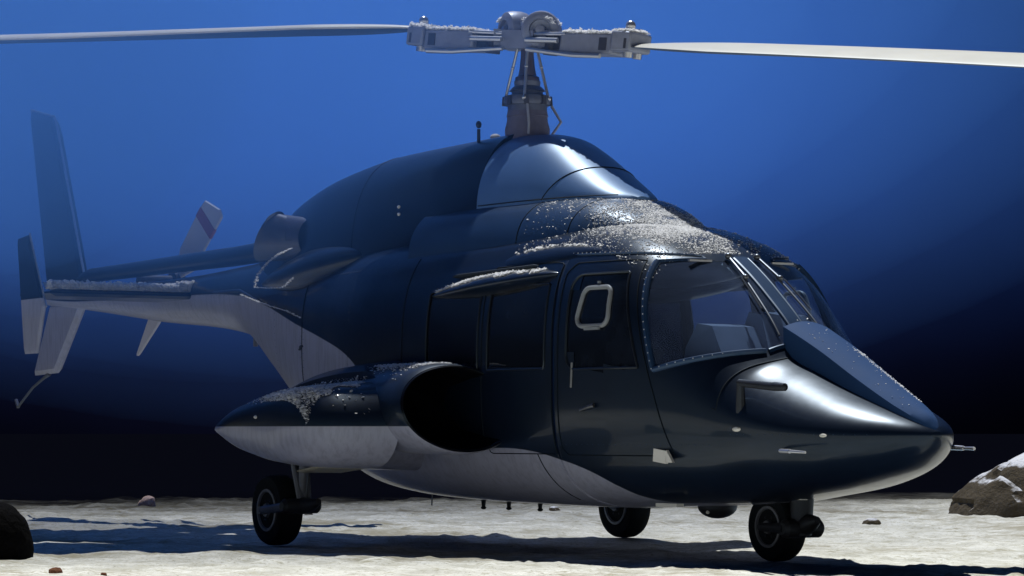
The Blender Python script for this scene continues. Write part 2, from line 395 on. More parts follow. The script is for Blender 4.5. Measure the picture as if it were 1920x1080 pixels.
zw = pchip([(-11.45, 1.955), (-10, 1.93), (-8, 1.86), (-6.5, 1.80), (-5.5, 1.55), (-4, 1.25), (-2.5, 1.12), (-1, 1.08), (-0.3, 0.98), (0.3, 0.84), (0.8, 0.755), (1.2, 0.735), (1.455, 0.735)])
nU = pchip([(-11, 2), (-7, 2.2), (-5, 2.6), (-3, 3.1), (-1, 3.2), (-0.6, 3.3), (-0.4, 3.1), (-0.2, 2.7), (0, 2.35), (0.3, 2.0), (0.6, 1.85), (1.1, 1.9), (1.52, 2)])
nL = pchip([(-11, 2), (-7, 2.2), (-5, 2.6), (-3, 3.2), (-1, 3.2), (0, 2.8), (0.6, 2.4), (1.52, 2.1)])
def fus_y(x, z):
    """half width of the fuselage at height z"""
    if z >= zw(x):
        q = min(1, (z-zw(x))/(zt(x)-zw(x))); return float(wd(x)*(1-q**nU(x))**(1/nU(x)))
    q = min(1, (zw(x)-z)/(zw(x)-zb(x))); return float(wd(x)*(1-q**nL(x))**(1/nL(x)))
def fus_z(x, y):
    q = min(1, abs(y)/wd(x)); return float(zw(x)+(zt(x)-zw(x))*(1-q**nU(x))**(1/nU(x)))

xs = np.concatenate([np.arange(-11.45, -6, 0.11), np.arange(-6, -3, 0.06), np.arange(-3, -1.2, 0.03), np.arange(-1.2, 0.42, 0.014), np.arange(0.42, 1.36, 0.025), [1.365, 1.38, 1.39, 1.40, 1.41, 1.42, 1.428, 1.435, 1.442, 1.447, 1.451, 1.454]])
NA = 288
ang = np.linspace(0, 2*math.pi, NA, endpoint=False)+math.pi/NA
ca, sa = np.cos(ang), np.sin(ang)
rows = []
for x in xs:
    e = np.where(sa >= 0, 2/nU(x), 2/nL(x))
    y = wd(x)*np.sign(ca)*np.abs(ca)**e
    h = np.where(sa >= 0, zt(x)-zw(x), zw(x)-zb(x))
    z = zw(x)+h*np.sign(sa)*np.abs(sa)**e
    rows.append(np.stack([np.full(NA, x), y, z], -1))
G = np.array(rows)
def xr(z): return -0.25-(z-1.12)*0.36          # slanted pillar in front of the crew door
def in_shield(x, y, z): return x < 0.292 and abs(y) > 0.045 and z > 1.115+0.20*(x+0.25) and x > xr(z) and z < 1.765
def in_door(x, y, z):
    if not (1.13 < z < 1.70): return False
    r_ = 0.09; x0 = -1.06; x1 = xr(z)-0.12
    if x < x0 or x > x1: return False
    for cx_, cz_ in ((x0+r_, 1.70-r_), (x0+r_, 1.13+r_)):
        if x < cx_ and abs(z-1.415) > 0.285-r_ and math.hypot(x-cx_, z-cz_) > r_: return False
    return True
def in_cabin(x, y, z, a, b_): return a < x < b_ and 1.14 < z < 1.66
REG = [('windshield', lambda x, y, z: y < 0 and in_shield(x, y, z)), ('windshield', lambda x, y, z: y > 0 and in_shield(x, y, z)),
       ('door_window', lambda x, y, z: y < -0.3 and in_door(x, y, z)), ('door_window', lambda x, y, z: y > 0.3 and in_door(x, y, z))]
for a_, b_ in ((-1.98, -1.30), (-2.76, -2.10)):
    for sg in (-1, 1):
        REG.append(('cabin_window', lambda x, y, z, a_=a_, b_=b_, sg=sg: y*sg > 0.3 and in_cabin(x, y, z, a_, b_)))
FF = []; RF = [[] for _ in REG]
nx = len(xs); flat = G.reshape(-1, 3)
for i in range(nx-1):
    xm = (xs[i]+xs[i+1])/2
    for k in range(NA):
        k2 = (k+1) % NA; f = (i*NA+k, i*NA+k2, (i+1)*NA+k2, (i+1)*NA+k)
        if -2.8 < xm < 0.31:
            c = (flat[f[0]]+flat[f[2]])/2
            if c[2] > 1.05 and c[2] < 1.8:
                hit = False
                for q, (nm, fn) in enumerate(REG):
                    if fn(*c): RF[q].append(f); hit = True; break
                if hit: continue
        FF.append(f)
FF.append(tuple(range(NA-1, -1, -1))); FF.append(tuple((nx-1)*NA+k for k in range(NA)))
fus = mesh('fuselage', flat, FF, M_FUS, heli)
for q, (nm, fn) in enumerate(REG):
    used = sorted({v for f in RF[q] for v in f}); mp_ = {v: i for i, v in enumerate(used)}
    mesh(nm, [flat[v]*np.array([1, 0.994, 0.999]) for v in used], [tuple(mp_[v] for v in f) for f in RF[q]], M_TINT if q in (2, 4, 6, 7) else M_GLASS, heli)

def surf_pt(x, z=None, y=None, side=-1, off=0.0):
    if z is not None:
        yy = fus_y(x, z); p = Vector((x, side*(yy+off), z)); return p
    return Vector((x, y, fus_z(x, y)+off))
def resample(P, n):
    P = [Vector(p) for p in P]; L = [0]
    for a, b_ in zip(P, P[1:]): L.append(L[-1]+(b_-a).length)
    o = []
    for i in range(n):
        s_ = L[-1]*i/(n-1); j = min(max(np.searchsorted(L, s_)-1, 0), len(P)-2)
        f = (s_-L[j])/max(L[j+1]-L[j], 1e-9); o.append(P[j].lerp(P[j+1], f))
    return o
rivets = MB()
def strip(path, r, side, mb, riv=0.0, n=40, offr=0.0):
    """tube hugging the fuselage along (x, z) side coordinates"""
    q = resample([(x, 0, z) for x, z in path], n)
    P = [surf_pt(p.x, z=p.z, side=side, off=0.002) for p in q]
    mb.tube(P, r, 8)
    if riv:
        for p in resample(P, max(2, int(sum((b_-a).length for a, b_ in zip(P, P[1:]))/riv))):
            nrm = Vector((0.2, side, 0.35)).normalized(); rivets.ball(p+nrm*(r*0.9+offr), 0.0045, 6, 4)
    return P
for sd in (-1, 1):
    fr = MB()
    strip([(xr(1.115)-0.0, 1.115), (xr(1.76), 1.76)], 0.020, sd, fr, 0.045)
    strip([(xr(1.115), 1.115), (0.0, 1.165), (0.285, 1.215)], 0.018, sd, fr, 0.055)
    strip([(xr(1.765), 1.765), (-0.44, 1.768), (-0.40, 1.772), (-0.36, 1.772)], 0.012, sd, fr, 0.04)
    # centre post side of the pane and base
    P = [Vector((x, sd*0.050, fus_z(x, 0.05)+0.003)) for x in np.linspace(-0.352, 0.29, 30)]
    fr.tube(P, 0.013, 8)
    P = [Vector((0.291, sd*yy, fus_z(0.291, yy)+0.002)) for yy in np.linspace(0.045, fus_y(0.291, 1.215), 12)]
    fr.tube(P, 0.014, 8)
    o = fr.obj('windshield_frame', M_BLACK2, heli)
    # door outline, door window seal
    fr = MB(); zz = np.linspace(1.13, 1.70, 20)
    loop = [(xr(z)-0.12, z) for z in zz]+[(x, 1.70) for x in np.linspace(xr(1.70)-0.16, -0.97, 8)]+[(-1.06+0.09-0.09*math.sin(a), 1.61+0.09*math.cos(a)) for a in np.linspace(0, math.pi/2, 6)]
    loop += [(-1.06, z) for z in np.linspace(1.58, 1.24, 10)]+[(-1.06+0.09-0.09*math.cos(a), 1.22-0.09*math.sin(a)) for a in np.linspace(0, math.pi/2, 6)]+[(x, 1.13) for x in np.linspace(-0.92, xr(1.13)-0.12, 10)]
    strip(loop, 0.008, sd, fr, 0, 130); fr.obj('door_window_seal', M_SEAL, heli)
    fr = MB()
    dl = [(xr(z)-0.05, z) for z in np.linspace(0.62, 1.77, 20)]+[(x, 1.775) for x in np.linspace(-0.6, -1.08, 8)]+[(-1.15, z) for z in np.linspace(1.72, 0.66, 16)]+[(x, 0.615) for x in np.linspace(-1.10, -0.14, 10)]
    strip(dl, 0.0032, sd, fr, 0, 140); fr.obj('door_joint', M_JOINT, heli)
    fr = MB()
    dl = [(-1.22, z) for z in np.linspace(0.62, 1.78, 12)]+[(x, 1.79) for x in np.linspace(-1.3, -2.0, 6)]+[(-2.05, z) for z in np.linspace(1.76, 0.70, 12)]+[(x, 0.62) for x in np.linspace(-2.0, -1.25, 6)]
    strip(dl, 0.0032, sd, fr, 0, 140); fr.obj('door_joint', M_JOINT, heli)
    for a_, b_ in ((-1.98, -1.30), (-2.76, -2.10)):
        fr = MB(); strip([(a_, 1.14), (b_, 1.14), (b_, 1.66), (a_, 1.66), (a_, 1.14)], 0.007, sd, fr, 0, 80); fr.obj('window_seal', M_SEAL, heli)
    # small vent window ring in the crew door glass
    fr = MB(); L = []
    x0, x1, z0, z1 = -0.955, -0.665, 1.385, 1.615
    for cx_, cz_, a0 in ((x1-0.055, z1-0.055, 0), (x0+0.085, z1-0.055, 90), (x0+0.055, z0+0.055, 180), (x1-0.045, z0+0.055, 270)):
        for a in np.linspace(a0, a0+90, 7): L.append((cx_+0.055*math.cos(R(a)), cz_+0.055*math.sin(R(a))))
    L.append(L[0]); P = strip(L, 0.0145, sd, fr, 0, 70)
    o = fr.obj('vent_frame', M_GREYT, heli)
    k = MB(); k.box(surf_pt(-0.79, z=1.645, side=sd, off=0.01), (0.02, 0.014, 0.014)); k.box(surf_pt(-0.79, z=1.368, side=sd, off=0.01), (0.16, 0.014, 0.016)); k.obj('vent_latch', M_GREYT, heli)
    k = MB(); k.tube([surf_pt(-0.86, z=1.445, side=sd, off=-0.02), surf_pt(-0.72, z=1.437, side=sd, off=-0.02)], 0.012, 8); k.obj('vent_handle', M_GREYT, heli)
    k = MB(); k.tube([surf_pt(-0.90, z=0.885, side=sd, off=0.012), surf_pt(-0.79, z=0.905, side=sd, off=0.022), surf_pt(-0.76, z=0.912, side=sd, off=0.012)], [0.009, 0.012, 0.015], 10)
    k.obj('door_handle', M_TRIM, heli)
    k = MB(); k.tube([surf_pt(-1.0, z=1.02, side=sd, off=0.005), surf_pt(-0.99, z=1.17, side=sd, off=0.005)], 0.008, 8); k.obj('door_hinge', M_TRIM, heli)
# roof rail with rivets and frost-catching gutter
for sd in (-1, 1):
    g_ = MB(); q = resample([(-0.36, 0, 1.795), (-0.6, 0, 1.815), (-1.25, 0, 1.83)], 30)
    P = [surf_pt(p.x, z=min(p.z, float(zt(p.x))-0.01), side=sd, off=0.001) for p in q]
    g_.tube(P, 0.009, 8); g_.obj('roof_gutter', M_BLACK2, heli)
    for p in resample(P, 26): rivets.ball(p+Vector((0, sd*0.004, 0.010)), 0.0045, 6, 4)
    P = [Vector((x, sd*(0.50-0.12*(x+1.1)), 0)) for x in np.linspace(-1.15, -0.5, 30)]
    for p in P:
        p.z = fus_z(p.x, p.y)+0.001; rivets.ball(p, 0.004, 6, 4)
rivets.obj('rivet', M_RIVET, heli, kind='stuff')
rv = MB()
for x in (-3.07, -3.13, -3.95, -4.87, -4.93, -5.6):
    for z in np.arange(max(0.62, float(zb(x))+0.15), float(zt(x))-0.12, 0.05): rv.ball(surf_pt(x, z=z, side=-1, off=0.0), 0.0032, 5, 3)
for z0, xa, xb in ((0.80, -1.1, 0.2), (1.0, -5.6, -2.95), (0.86, 0.35, 1.25), (1.86, -5.4, -3.2)):
    for x in np.arange(xa, xb, 0.055): rv.ball(surf_pt(x, z=z0 if z0 > 0.9 else z0-0.12, side=-1, off=0.0), 0.0032, 5, 3)
for k in range(50): 
    x = -6.6-0.09*k
    rv.ball(surf_pt(x, z=float(zw(x)), side=-1), 0.003, 5, 3)
rv.obj('painted_rivet', M_BLACK2, heli, kind='stuff')
# centre post
P = MB(); xsn = np.linspace(-0.36, 0.30, 24); V = []; F = []
for i, x in enumerate(xsn):
    for y, dz in ((-0.052, 0.0), (-0.045, 0.016), (0.045, 0.016), (0.052, 0.0)): V.append((x, y, fus_z(x, y)+dz))
for i in range(23):
    for k in range(3): F.append((i*4+k, i*4+k+1, i*4+4+k+1, i*4+4+k))
mesh('centre_post', V, F, M_BLACK2, heli, smooth=False)
# wipers
for sd in (-1, 1):
    w_ = MB()
    A = Vector((-0.335, sd*0.105, fus_z(-0.335, 0.105)+0.03)); B = Vector((-0.13, sd*0.125, fus_z(-0.13, 0.125)+0.035))
    w_.tube([A, B], 0.008, 8); o1 = w_.obj('wiper_arm', M_TRIM, heli)
    w_ = MB(); ys = lambda x: 0.125+0.10*(x+0.13)
    w_.tube([Vector((x, sd*ys(x), fus_z(x, ys(x))+0.02)) for x in np.linspace(-0.16, 0.25, 14)], 0.007, 8)
    w_.tube([Vector((x, sd*(ys(x)+0.03), fus_z(x, ys(x))+0.03)) for x in np.linspace(-0.13, 0.10, 8)], 0.005, 6)
    o2 = w_.obj('wiper_blade', M_TRIM, heli)
    w_ = MB(); w_.ball(A, (0.025, 0.022, 0.02)); w_.ball(B, (0.02, 0.02, 0.018)); w_.obj('wiper_pivot', M_TRIM, heli)
    w_ = MB(); w_.box((-0.345, sd*0.30, fus_z(-0.345, 0.30)+0.010), (0.02, 0.16, 0.012)); w_.obj('trim_tab', M_RIVET, heli)

# nose ridge (raised deck in front of the windshield)
ze = pchip([(0.18, 1.40), (0.30, 1.35), (0.6, 1.215), (0.93, 1.045), (1.2, 0.91), (1.32, 0.85), (1.40, 0.80), (1.44, 0.735)])
hw = pchip([(0.18, 0.165), (0.3, 0.16), (0.93, 0.135), (1.2, 0.115), (1.32, 0.09), (1.40, 0.055), (1.44, 0.03)])
V = []; F = []; xsn = list(np.linspace(0.285, 1.31, 50))+list(np.linspace(1.325, 1.44, 12))
for x in xsn:
    h, e = float(hw(x)), float(ze(x)); lo = fus_z(x, h)-0.05
    for y, z in [(-h, lo), (-h, e-0.006)]+[(h*s_, e+0.035*(1-s_*s_)) for s_ in np.linspace(-0.985, 0.985, 9)]+[(h, e-0.006), (h, lo)]: V.append((x, y, z))
K = 13
for i in range(len(xsn)-1):
    for k in range(K-1): F.append((i*K+k, (i+1)*K+k, (i+1)*K+k+1, i*K+k+1))
F.append(tuple(range(K))); F.append(tuple((len(xsn)-1)*K+k for k in range(K-1, -1, -1)))
mesh('nose_ridge', V, F, M_DECK, heli, sharp=40)

def seam(name, P, r=0.004): 
    m_ = MB(); m_.tube(P, r, 6); return m_.obj(name, M_JOINT, heli)
# curved radome joint on both cheeks
for sd in (-1, 1):
    P = []
    for s_ in np.linspace(0, 1, 30):
        y = 0.175+0.50*s_; x = 0.36-0.16*s_**1.6
        y = min(y, float(wd(x))*0.999); P.append(Vector((x, sd*y, fus_z(x, y)+0.001)))
    seam('panel_joint', P)
for x in (-3.1, -4.9):
    seam('panel_joint', [surf_pt(x, z=z, side=-1, off=0.001) for z in np.linspace(0.6, 1.9, 20)])
seam('panel_joint', [surf_pt(x, z=z, side=-1, off=0.001) for x, z in zip(np.linspace(-1.45, -1.38, 10), np.linspace(0.62, 0.34, 10))])

# upper deck loft (transmission and engine housings)
def deck(name, st, zbase, mat, n=2.4, NAh=48, close=True, dense=0.03):
    X = np.array([s_[0] for s_ in st]); ft = pchip([(s_[0], s_[1]) for s_ in st]); fw = pchip([(s_[0], s_[2]) for s_ in st])
    xx = np.arange(X.min(), X.max()+1e-6, dense); xx[-1] = X.max(); V = []; F = []
    for x in xx:
        T, w = float(ft(x)), float(fw(x)); B = zbase(x) if callable(zbase) else zbase
        for k in range(NAh+1):
            a = math.pi*k/NAh; c_, s_ = math.cos(a), math.sin(a)
            V.append((x, w*math.copysign(abs(c_)**(2/n), c_), B+(T-B)*abs(s_)**(2/n)))
    q = NAh+1
    for i in range(len(xx)-1):
        for k in range(NAh): F.append((i*q+k, (i+1)*q+k, (i+1)*q+k+1, i*q+k+1))
    F.append(tuple(range(q))); F.append(tuple((len(xx)-1)*q+k for k in range(q-1, -1, -1)))
    return mesh(name, V, F, mat, heli, sharp=50), ft, fw
TC, tc_t, tc_w = deck('transmission_cowling', [(-0.86, 1.96, 0.10), (-1.0, 2.035, 0.26), (-1.2, 2.12, 0.40), (-1.46, 2.22, 0.50), (-1.9, 2.27, 0.56), (-2.6, 2.30, 0.60), (-3.3, 2.32, 0.62)], 1.88, M_BLACK2, 2.5)
MF, mf_t, mf_w = deck('mast_fairing', [(-1.40, 2.23, 0.06), (-1.46, 2.26, 0.16), (-1.6, 2.33, 0.25), (-1.85, 2.47, 0.33), (-2.1, 2.61, 0.38), (-2.25, 2.675, 0.40), (-2.45, 2.71, 0.415), (-2.72, 2.725, 0.43)], 2.185, M_FAIR, 2.15)
EC, ec_t, ec_w = deck('engine_cowling', [(-2.725, 2.745, 0.45), (-3.2, 2.735, 0.50), (-4.14, 2.715, 0.52), (-4.93, 2.64, 0.50), (-5.5, 2.53, 0.44), (-5.9, 2.40, 0.36), (-6.2, 2.26, 0.28), (-6.45, 2.14, 0.20), (-6.6, 2.06, 0.12)], 1.85, M_BLACK, 2.6)
# fairing seams
def deck_pt(ft, fw, B, n, x, a):
    c_, s_ = math.cos(a), math.sin(a)
    return Vector((x, float(fw(x))*math.copysign(abs(c_)**(2/n), c_), B+(float(ft(x))-B)*abs(s_)**(2/n)))
seam('panel_joint', [deck_pt(mf_t, mf_w, 2.185, 2.15, -1.80-0.25*(abs(a-math.pi/2)/1.57)**2, a)+Vector((0, 0, 0.002)) for a in np.linspace(0.1, 3.04, 40)])
seam('panel_joint', [Vector((x, -float(mf_w(x))-0.002, 2.237)) for x in np.linspace(-1.45, -2.7, 30)], 0.0035)
seam('panel_joint', [deck_pt(tc_t, tc_w, 1.88, 2.5, -2.0, a) for a in np.linspace(3.1, 2.1, 20)], 0.004)
seam('panel_joint', [deck_pt(tc_t, tc_w, 1.88, 2.5, -1.5, a) for a in np.linspace(3.1, 1.9, 20)], 0.004)
seam('panel_joint', [deck_pt(ec_t, ec_w, 1.85, 2.6, -4.3, a) for a in np.linspace(0.1, 3.04, 40)], 0.004)
# little lamps on the cowling side
m_ = MB()
for z in (2.30, 2.25): m_.ball(deck_pt(ec_t, ec_w, 1.85, 2.6, -3.62, 2.75)+Vector((0, -0.03, z-2.28)), 0.013, 8, 6)
m_.ball((-3.2, 0.0, 2.76), (0.05, 0.03, 0.02), 10, 6); m_.obj('light_bead', M_LENS, heli)

# shoulder fairings along the roof edge
def blister(name, c, r, mat, rot=None, n=40, m_n=24, sharp_tail=True):
    b_ = MB(); b_.ball((0, 0, 0), (1, 1, 1), n, m_n); V = []
    for v in b_.V:
        v = Vector(v); k = 1.0
        if sharp_tail: k = (1-max(0, -v.x))**0.35
        V.append(Vector((v.x*r[0], v.y*r[1]*k, v.z*r[2]*k)))
    if rot is not None: V = [rot @ v for v in V]
    return mesh(name, [v+Vector(c) for v in V], b_.F, mat, heli)
for sd in (-1, 1):
    blister('intake_fairing', (-2.08, sd*0.70, 1.672), (0.84, 0.14, 0.065), M_BLACK, Matrix.Rotation(R(3.0), 3, 'Y').inverted() if False else Matrix.Rotation(R(-3.0), 3, 'Y'))
    blister('shoulder_fairing', (-1.75, sd*0.56, 1.79), (0.92, 0.14, 0.11), M_BLACK, Matrix.Rotation(R(-2.0), 3, 'Y'))
    s_ = MB(); s_.tube([Vector((x, sd*0.735, 1.775+0.02*(x+1.4))) for x in np.linspace(-2.5, -1.45, 20)], [0.004]+[0.013]*18+[0.004], 8); s_.obj('intake_slot', M_JOINT, heli)

# exhaust stacks
for sd in (-1, 1):
    V = []; F = []; N = 28; Ls = 9
    for j in range(Ls):
        f = j/(Ls-1); cx_ = -5.15-0.50*f; cy_ = sd*(0.38+0.10*f); cz_ = 2.16+0.04*f
        for k in range(N):
            a = 2*math.pi*k/N; ry = 0.12-0.01*f; rz = 0.15+0.03*f
            p = Vector((cx_, cy_+ry*math.cos(a), cz_+rz*math.sin(a)))
            if j == Ls-1: p.x += 0.16*math.sin(a)*1.0+0.0
            V.append(p)
    for j in range(Ls-1):
        for k in range(N): k2 = (k+1) % N; F.append((j*N+k, j*N+k2, (j+1)*N+k2, (j+1)*N+k))
    b0 = len(V)                                     # inner wall and back of the pipe
    for k in range(N): p = V[(Ls-1)*N+k]; c_ = Vector((p.x, sd*0.48, 2.20)); V.append(c_+(p-c_)*0.9)
    for k in range(N): a = 2*math.pi*k/N; V.append(Vector((-5.3, sd*0.42+0.11*math.cos(a), 2.18+0.13*math.sin(a))))
    for k in range(N):
        k2 = (k+1) % N; F.append(((Ls-1)*N+k, (Ls-1)*N+k2, b0+k2, b0+k)); F.append((b0+k, b0+k2, b0+N+k2, b0+N+k))
    F.append(tuple(b0+N+k for k in range(N)))
    mesh('exhaust_stack', V, F, pmat('exhaust metal', (0.10, 0.10, 0.12), 0.38, metal=0.6, var=0.3, scale=8), heli, sharp=40)
    blister('engine_nacelle', (-4.95, sd*0.44, 1.92), (0.92, 0.17, 0.15), M_BLACK, Matrix.Rotation(R(-4), 3, 'Y'))

# tail drive shaft cover, boom fittings
m_ = MB(); m_.tube([(-6.3, 0, 2.17), (-7.2, 0, 2.15), (-10.1, 0, 2.13), (-10.6, 0, 2.08)], [0.085, 0.078, 0.062, 0.03], 14); m_.obj('drive_shaft_cover', M_BLACK, heli)
m_ = MB(); m_.tube([(-6.75, -0.05, 1.49), (-6.75, -0.05, 1.42)], 0.02, 8); m_.obj('tie_down_ring', M_ALU, heli)
m_ = MB(); m_.ball((-4.93, -0.585, 1.36), (0.03, 0.012, 0.018), 8, 6); m_.tube([(-4.95, -0.59, 1.345), (-4.88, -0.60, 1.37)], 0.008, 6); m_.obj('static_port', M_DARKM, heli)

# fins
m_ = MB(); m_.prism([(-10.18, 0, 1.96), (-10.90, 0, 3.50), (-10.97, 0, 3.60), (-11.50, 0, 3.71), (-11.02, 0, 1.96)], (0, 0.09, 0), 0.10); m_.obj('upper_fin', M_FIN, heli, sharp=20)
m_ = MB(); m_.prism([(-10.22, 0, 1.91), (-10.98, 0, 1.91), (-11.37, 0, 1.27), (-10.86, 0, 1.285)], (0, 0.08, 0), 0.12); m_.obj('ventral_fin', M_FIN, heli, sharp=20)
m_ = MB(); m_.tube([(-10.17, -0.01, 1.98), (-10.89, -0.01, 3.50), (-10.96, -0.01, 3.61), (-11.51, -0.01, 3.72)], 0.012, 6); m_.obj('fin_edge', M_RIVET, heli)  # bright tubes added along the fin to draw its lit rim
m_ = MB(); m_.tube([(-11.51, -0.012, 3.72), (-11.03, -0.012, 1.96)], 0.008, 6); m_.obj('fin_edge', M_RIVET, heli)
m_ = MB(); m_.tube([(-7.57, -1.46, 1.73), (-7.92, -1.46, 2.32)], 0.009, 6); m_.obj('plate_edge', M_RIVET, heli)  # bright tube added for the lit rim of the end plate
m_ = MB(); m_.tube([(-11.05, 0, 1.28), (-11.2, 0, 1.24), (-11.45, 0, 1.16), (-11.80, 0, 0.99)], [0.02, 0.014, 0.011, 0.011], 8); m_.tube([(-11.80, 0, 0.985), (-11.86, 0, 1.05)], 0.018, 8); m_.obj('tail_skid', M_ALU, heli)
# stabiliser
def wing(name, pts, mat, th, parent=heli):
    m_ = MB(); m_.prism(pts, (0, 0, th), 0.10); return m_.obj(name, mat, parent, sharp=20)
for sd in (-1, 1):
    wing('stabiliser', [(-7.58, sd*0.16, 1.845), (-7.58, sd*1.43, 1.845), (-8.20, sd*1.43, 1.845), (-8.26, sd*0.16, 1.845)], M_BLACK, 0.055)
    m_ = MB(); m_.prism([(-7.58, sd*1.46, 1.73), (-7.72, sd*1.46, 1.37), (-7.99, sd*1.46, 1.37), (-8.07, sd*1.46, 1.80), (-8.16, sd*1.46, 2.29), (-7.93, sd*1.46, 2.31)], (0, 0.035, 0), 0.10); m_.obj('end_plate', M_PLATE, heli, sharp=20)
    m_ = MB(); m_.tube([(-7.62, sd*0.15, 1.845), (-7.1, sd*0.23, 1.85), (-6.5, sd*0.31, 1.84), (-6.3, sd*0.345, 1.80), (-5.9, sd*0.42, 1.72)], [0.022, 0.016, 0.013, 0.012, 0.004], 8); m_.obj('boom_strake', M_BLACK, heli)

# tail rotor on the port side
trh = (-9.43, 0.50, 2.05); tdir = Vector((1.61, 0, 1.24)).normalized(); tn = Vector((0, 1, 0)); tw = tn.cross(tdir)
m_ = MB(); m_.lathe([(0.02, -0.36), (0.06, -0.35), (0.06, -0.05), (0.10, -0.04), (0.10, 0.05), (0.05, 0.08)], trh, (0, 1, 0), 20); m_.obj('tail_rotor_hub', M_HUBD, heli)
for sg in (-1, 1):
    def P_(r_, c_): return Vector(trh)+tdir*sg*r_+tw*c_+tn*(c_*0.22)
    if sg < 0:
        m_ = MB(); m_.prism([P_(0.10, -0.03), P_(0.30, -0.09), P_(0.55, -0.085), P_(1.02, -0.008), P_(1.0, 0.012), P_(0.50, 0.05), P_(0.10, 0.03)], tn*0.025, 0.06); m_.obj('tail_rotor_blade', M_TRB, heli, sharp=25)
        continue
    m_ = MB(); m_.prism([P_(0.10, -0.03), P_(0.30, -0.13), P_(0.72, -0.14), P_(0.72, 0.12), P_(0.30, 0.12), P_(0.10, 0.03)], tn*0.025, 0.06); bl = m_.obj('tail_rotor_blade', M_TRB, heli, sharp=25)
    m_ = MB(); m_.prism([P_(0.722, -0.140), P_(0.84, -0.140), P_(0.84, 0.120), P_(0.722, 0.120)], tn*0.027, 0.02); s2 = _orig_link('stripe', m_.obj('x', M_RED, None).data, None, bl)
    bpy.data.objects.remove(bpy.data.objects['x'])
    m_ = MB(); m_.prism([P_(0.842, -0.138), P_(0.93, -0.13), P_(1.03, 0.06), P_(1.0, 0.12), P_(0.842, 0.118)], tn*0.025, 0.04); s2 = _orig_link('blade_tip', m_.obj('x', M_TRB, None).data, None, bl)
    bpy.data.objects.remove(bpy.data.objects['x'])

# sponsons
def sponson(sd):
    st = [  # |y|, leading edge x, trailing edge x, bottom z, top z
        (0.50, -2.80, -4.80, 0.50, 1.22), (0.72, -2.80, -4.72, 0.50, 1.225), (0.90, -2.80, -4.60, 0.505, 1.215), (1.08, -2.74, -4.48, 0.51, 1.19), (1.235, -2.45, -4.36, 0.515, 1.145),
        (1.245, -2.29, -4.34, 0.52, 1.075), (1.40, -2.35, -4.22, 0.525, 1.055), (1.55, -2.40, -4.08, 0.53, 1.045), (1.66, -2.46, -3.98, 0.55, 1.03), (1.73, -2.56, -3.92, 0.585, 0.99), (1.78, -2.72, -3.85, 0.65, 0.93), (1.80, -2.95, -3.75, 0.72, 0.86)]
    V = []; F = []; N = 72
    for (y, le, te, b_, tp) in st:
        zc = (b_+tp)/2; h = (tp-b_)/2; af = min(0.30, (le-te)*0.3)*1.15; xc = le-af; ar = xc-te
        for k in range(N):
            a = 2*math.pi*k/N
            if math.cos(a) >= 0: V.append((xc+af*math.cos(a), sd*y, zc+h*math.sin(a)))
            else:
                q = -math.cos(a); s_ = abs(math.sin(a)); hh = h*max(0, 1-q**2.0)**(0.58 if a < math.pi else 0.80)
                V.append((xc-ar*q, sd*y, (zc+0.0)+math.copysign(hh, math.sin(a))-0.02*q))
    M_ = len(st)
    for i in range(M_-1):
        for k in range(N):
            k2 = (k+1) % N; f = (i*N+k, i*N+k2, (i+1)*N+k2, (i+1)*N+k); F.append(f if sd < 0 else f[::-1])
    F.append(tuple((M_-1)*N+k for k in range(N)))
    return mesh('sponson', V, F, M_SPON, heli, sharp=38)
for sd in (-1, 1):
    sponson(sd)
    # round housing with a dark open mouth at the root of the sponson
    V = []; F = []; N = 56
    rings = [(-3.05, 0.30, 0.22, 0.0), (-2.85, 0.345, 0.262, 0.0), (-2.6, 0.365, 0.285, 0.0), (-2.3, 0.37, 0.29, 0.0), (-2.10, 0.365, 0.288, 0.0), (-2.03, 0.355, 0.28, 0.0), (-2.012, 0.347, 0.273, 0.0)]
    for x, ry, rz, _ in rings:
        for k in range(N):
            a = 2*math.pi*k/N; y_ = -0.975+ry*math.cos(a); z_ = 0.90+rz*math.sin(a)
            V.append((x-0.10*math.sin(a)+(y_+0.975)*0.35, -sd*y_, z_))
    for i in range(len(rings)-1):
        for k in range(N):
            k2 = (k+1) % N; F.append((i*N+k, i*N+k2, (i+1)*N+k2, (i+1)*N+k))
    mesh('intake_housing', V, F, M_SPON, heli, sharp=50)
    V = []; F = []
    for x, s_ in ((-2.016, 1.072), (-1.998, 1.05), (-2.004, 1.02), (-2.035, 0.995), (-2.15, 0.96), (-2.45, 0.80), (-2.6, 0.5)):
        for k in range(N):
            a = 2*math.pi*k/N; y_ = -0.975+0.324*s_*math.cos(a); z_ = 0.90+0.252*s_*math.sin(a)
            V.append((x-0.10*math.sin(a)+(y_+0.975)*0.35, -sd*y_, z_))
    for i in range(6):
        for k in range(N): k2 = (k+1) % N; F.append((i*N+k, i*N+k2, (i+1)*N+k2, (i+1)*N+k))
    F.append(tuple(6*N+k for k in range(N)))
    mesh('intake_tunnel', V, F, M_LIP, heli, sharp=50)
    # gear bay door hanging below the sponson
    m_ = MB(); m_.prism([(-2.75, sd*1.20, 0.53), (-2.80, sd*1.56, 0.535), (-3.20, sd*1.50, 0.50), (-3.15, sd*1.20, 0.495)], (0, 0, 0.02), 0.08); m_.obj('gear_door', pmat('primer white', (0.42, 0.40, 0.32), 0.5), heli, sharp=20)
    m_ = MB(); m_.ball((-3.2, sd*1.80, 0.85), (0.02, 0.012, 0.012), 8, 6); m_.ball((-2.75, sd*1.74, 0.96), (0.012, 0.012, 0.012), 8, 6); m_.obj('light_bead', M_LENS, heli)  # pale beads stand in for highlights on the sponson tip

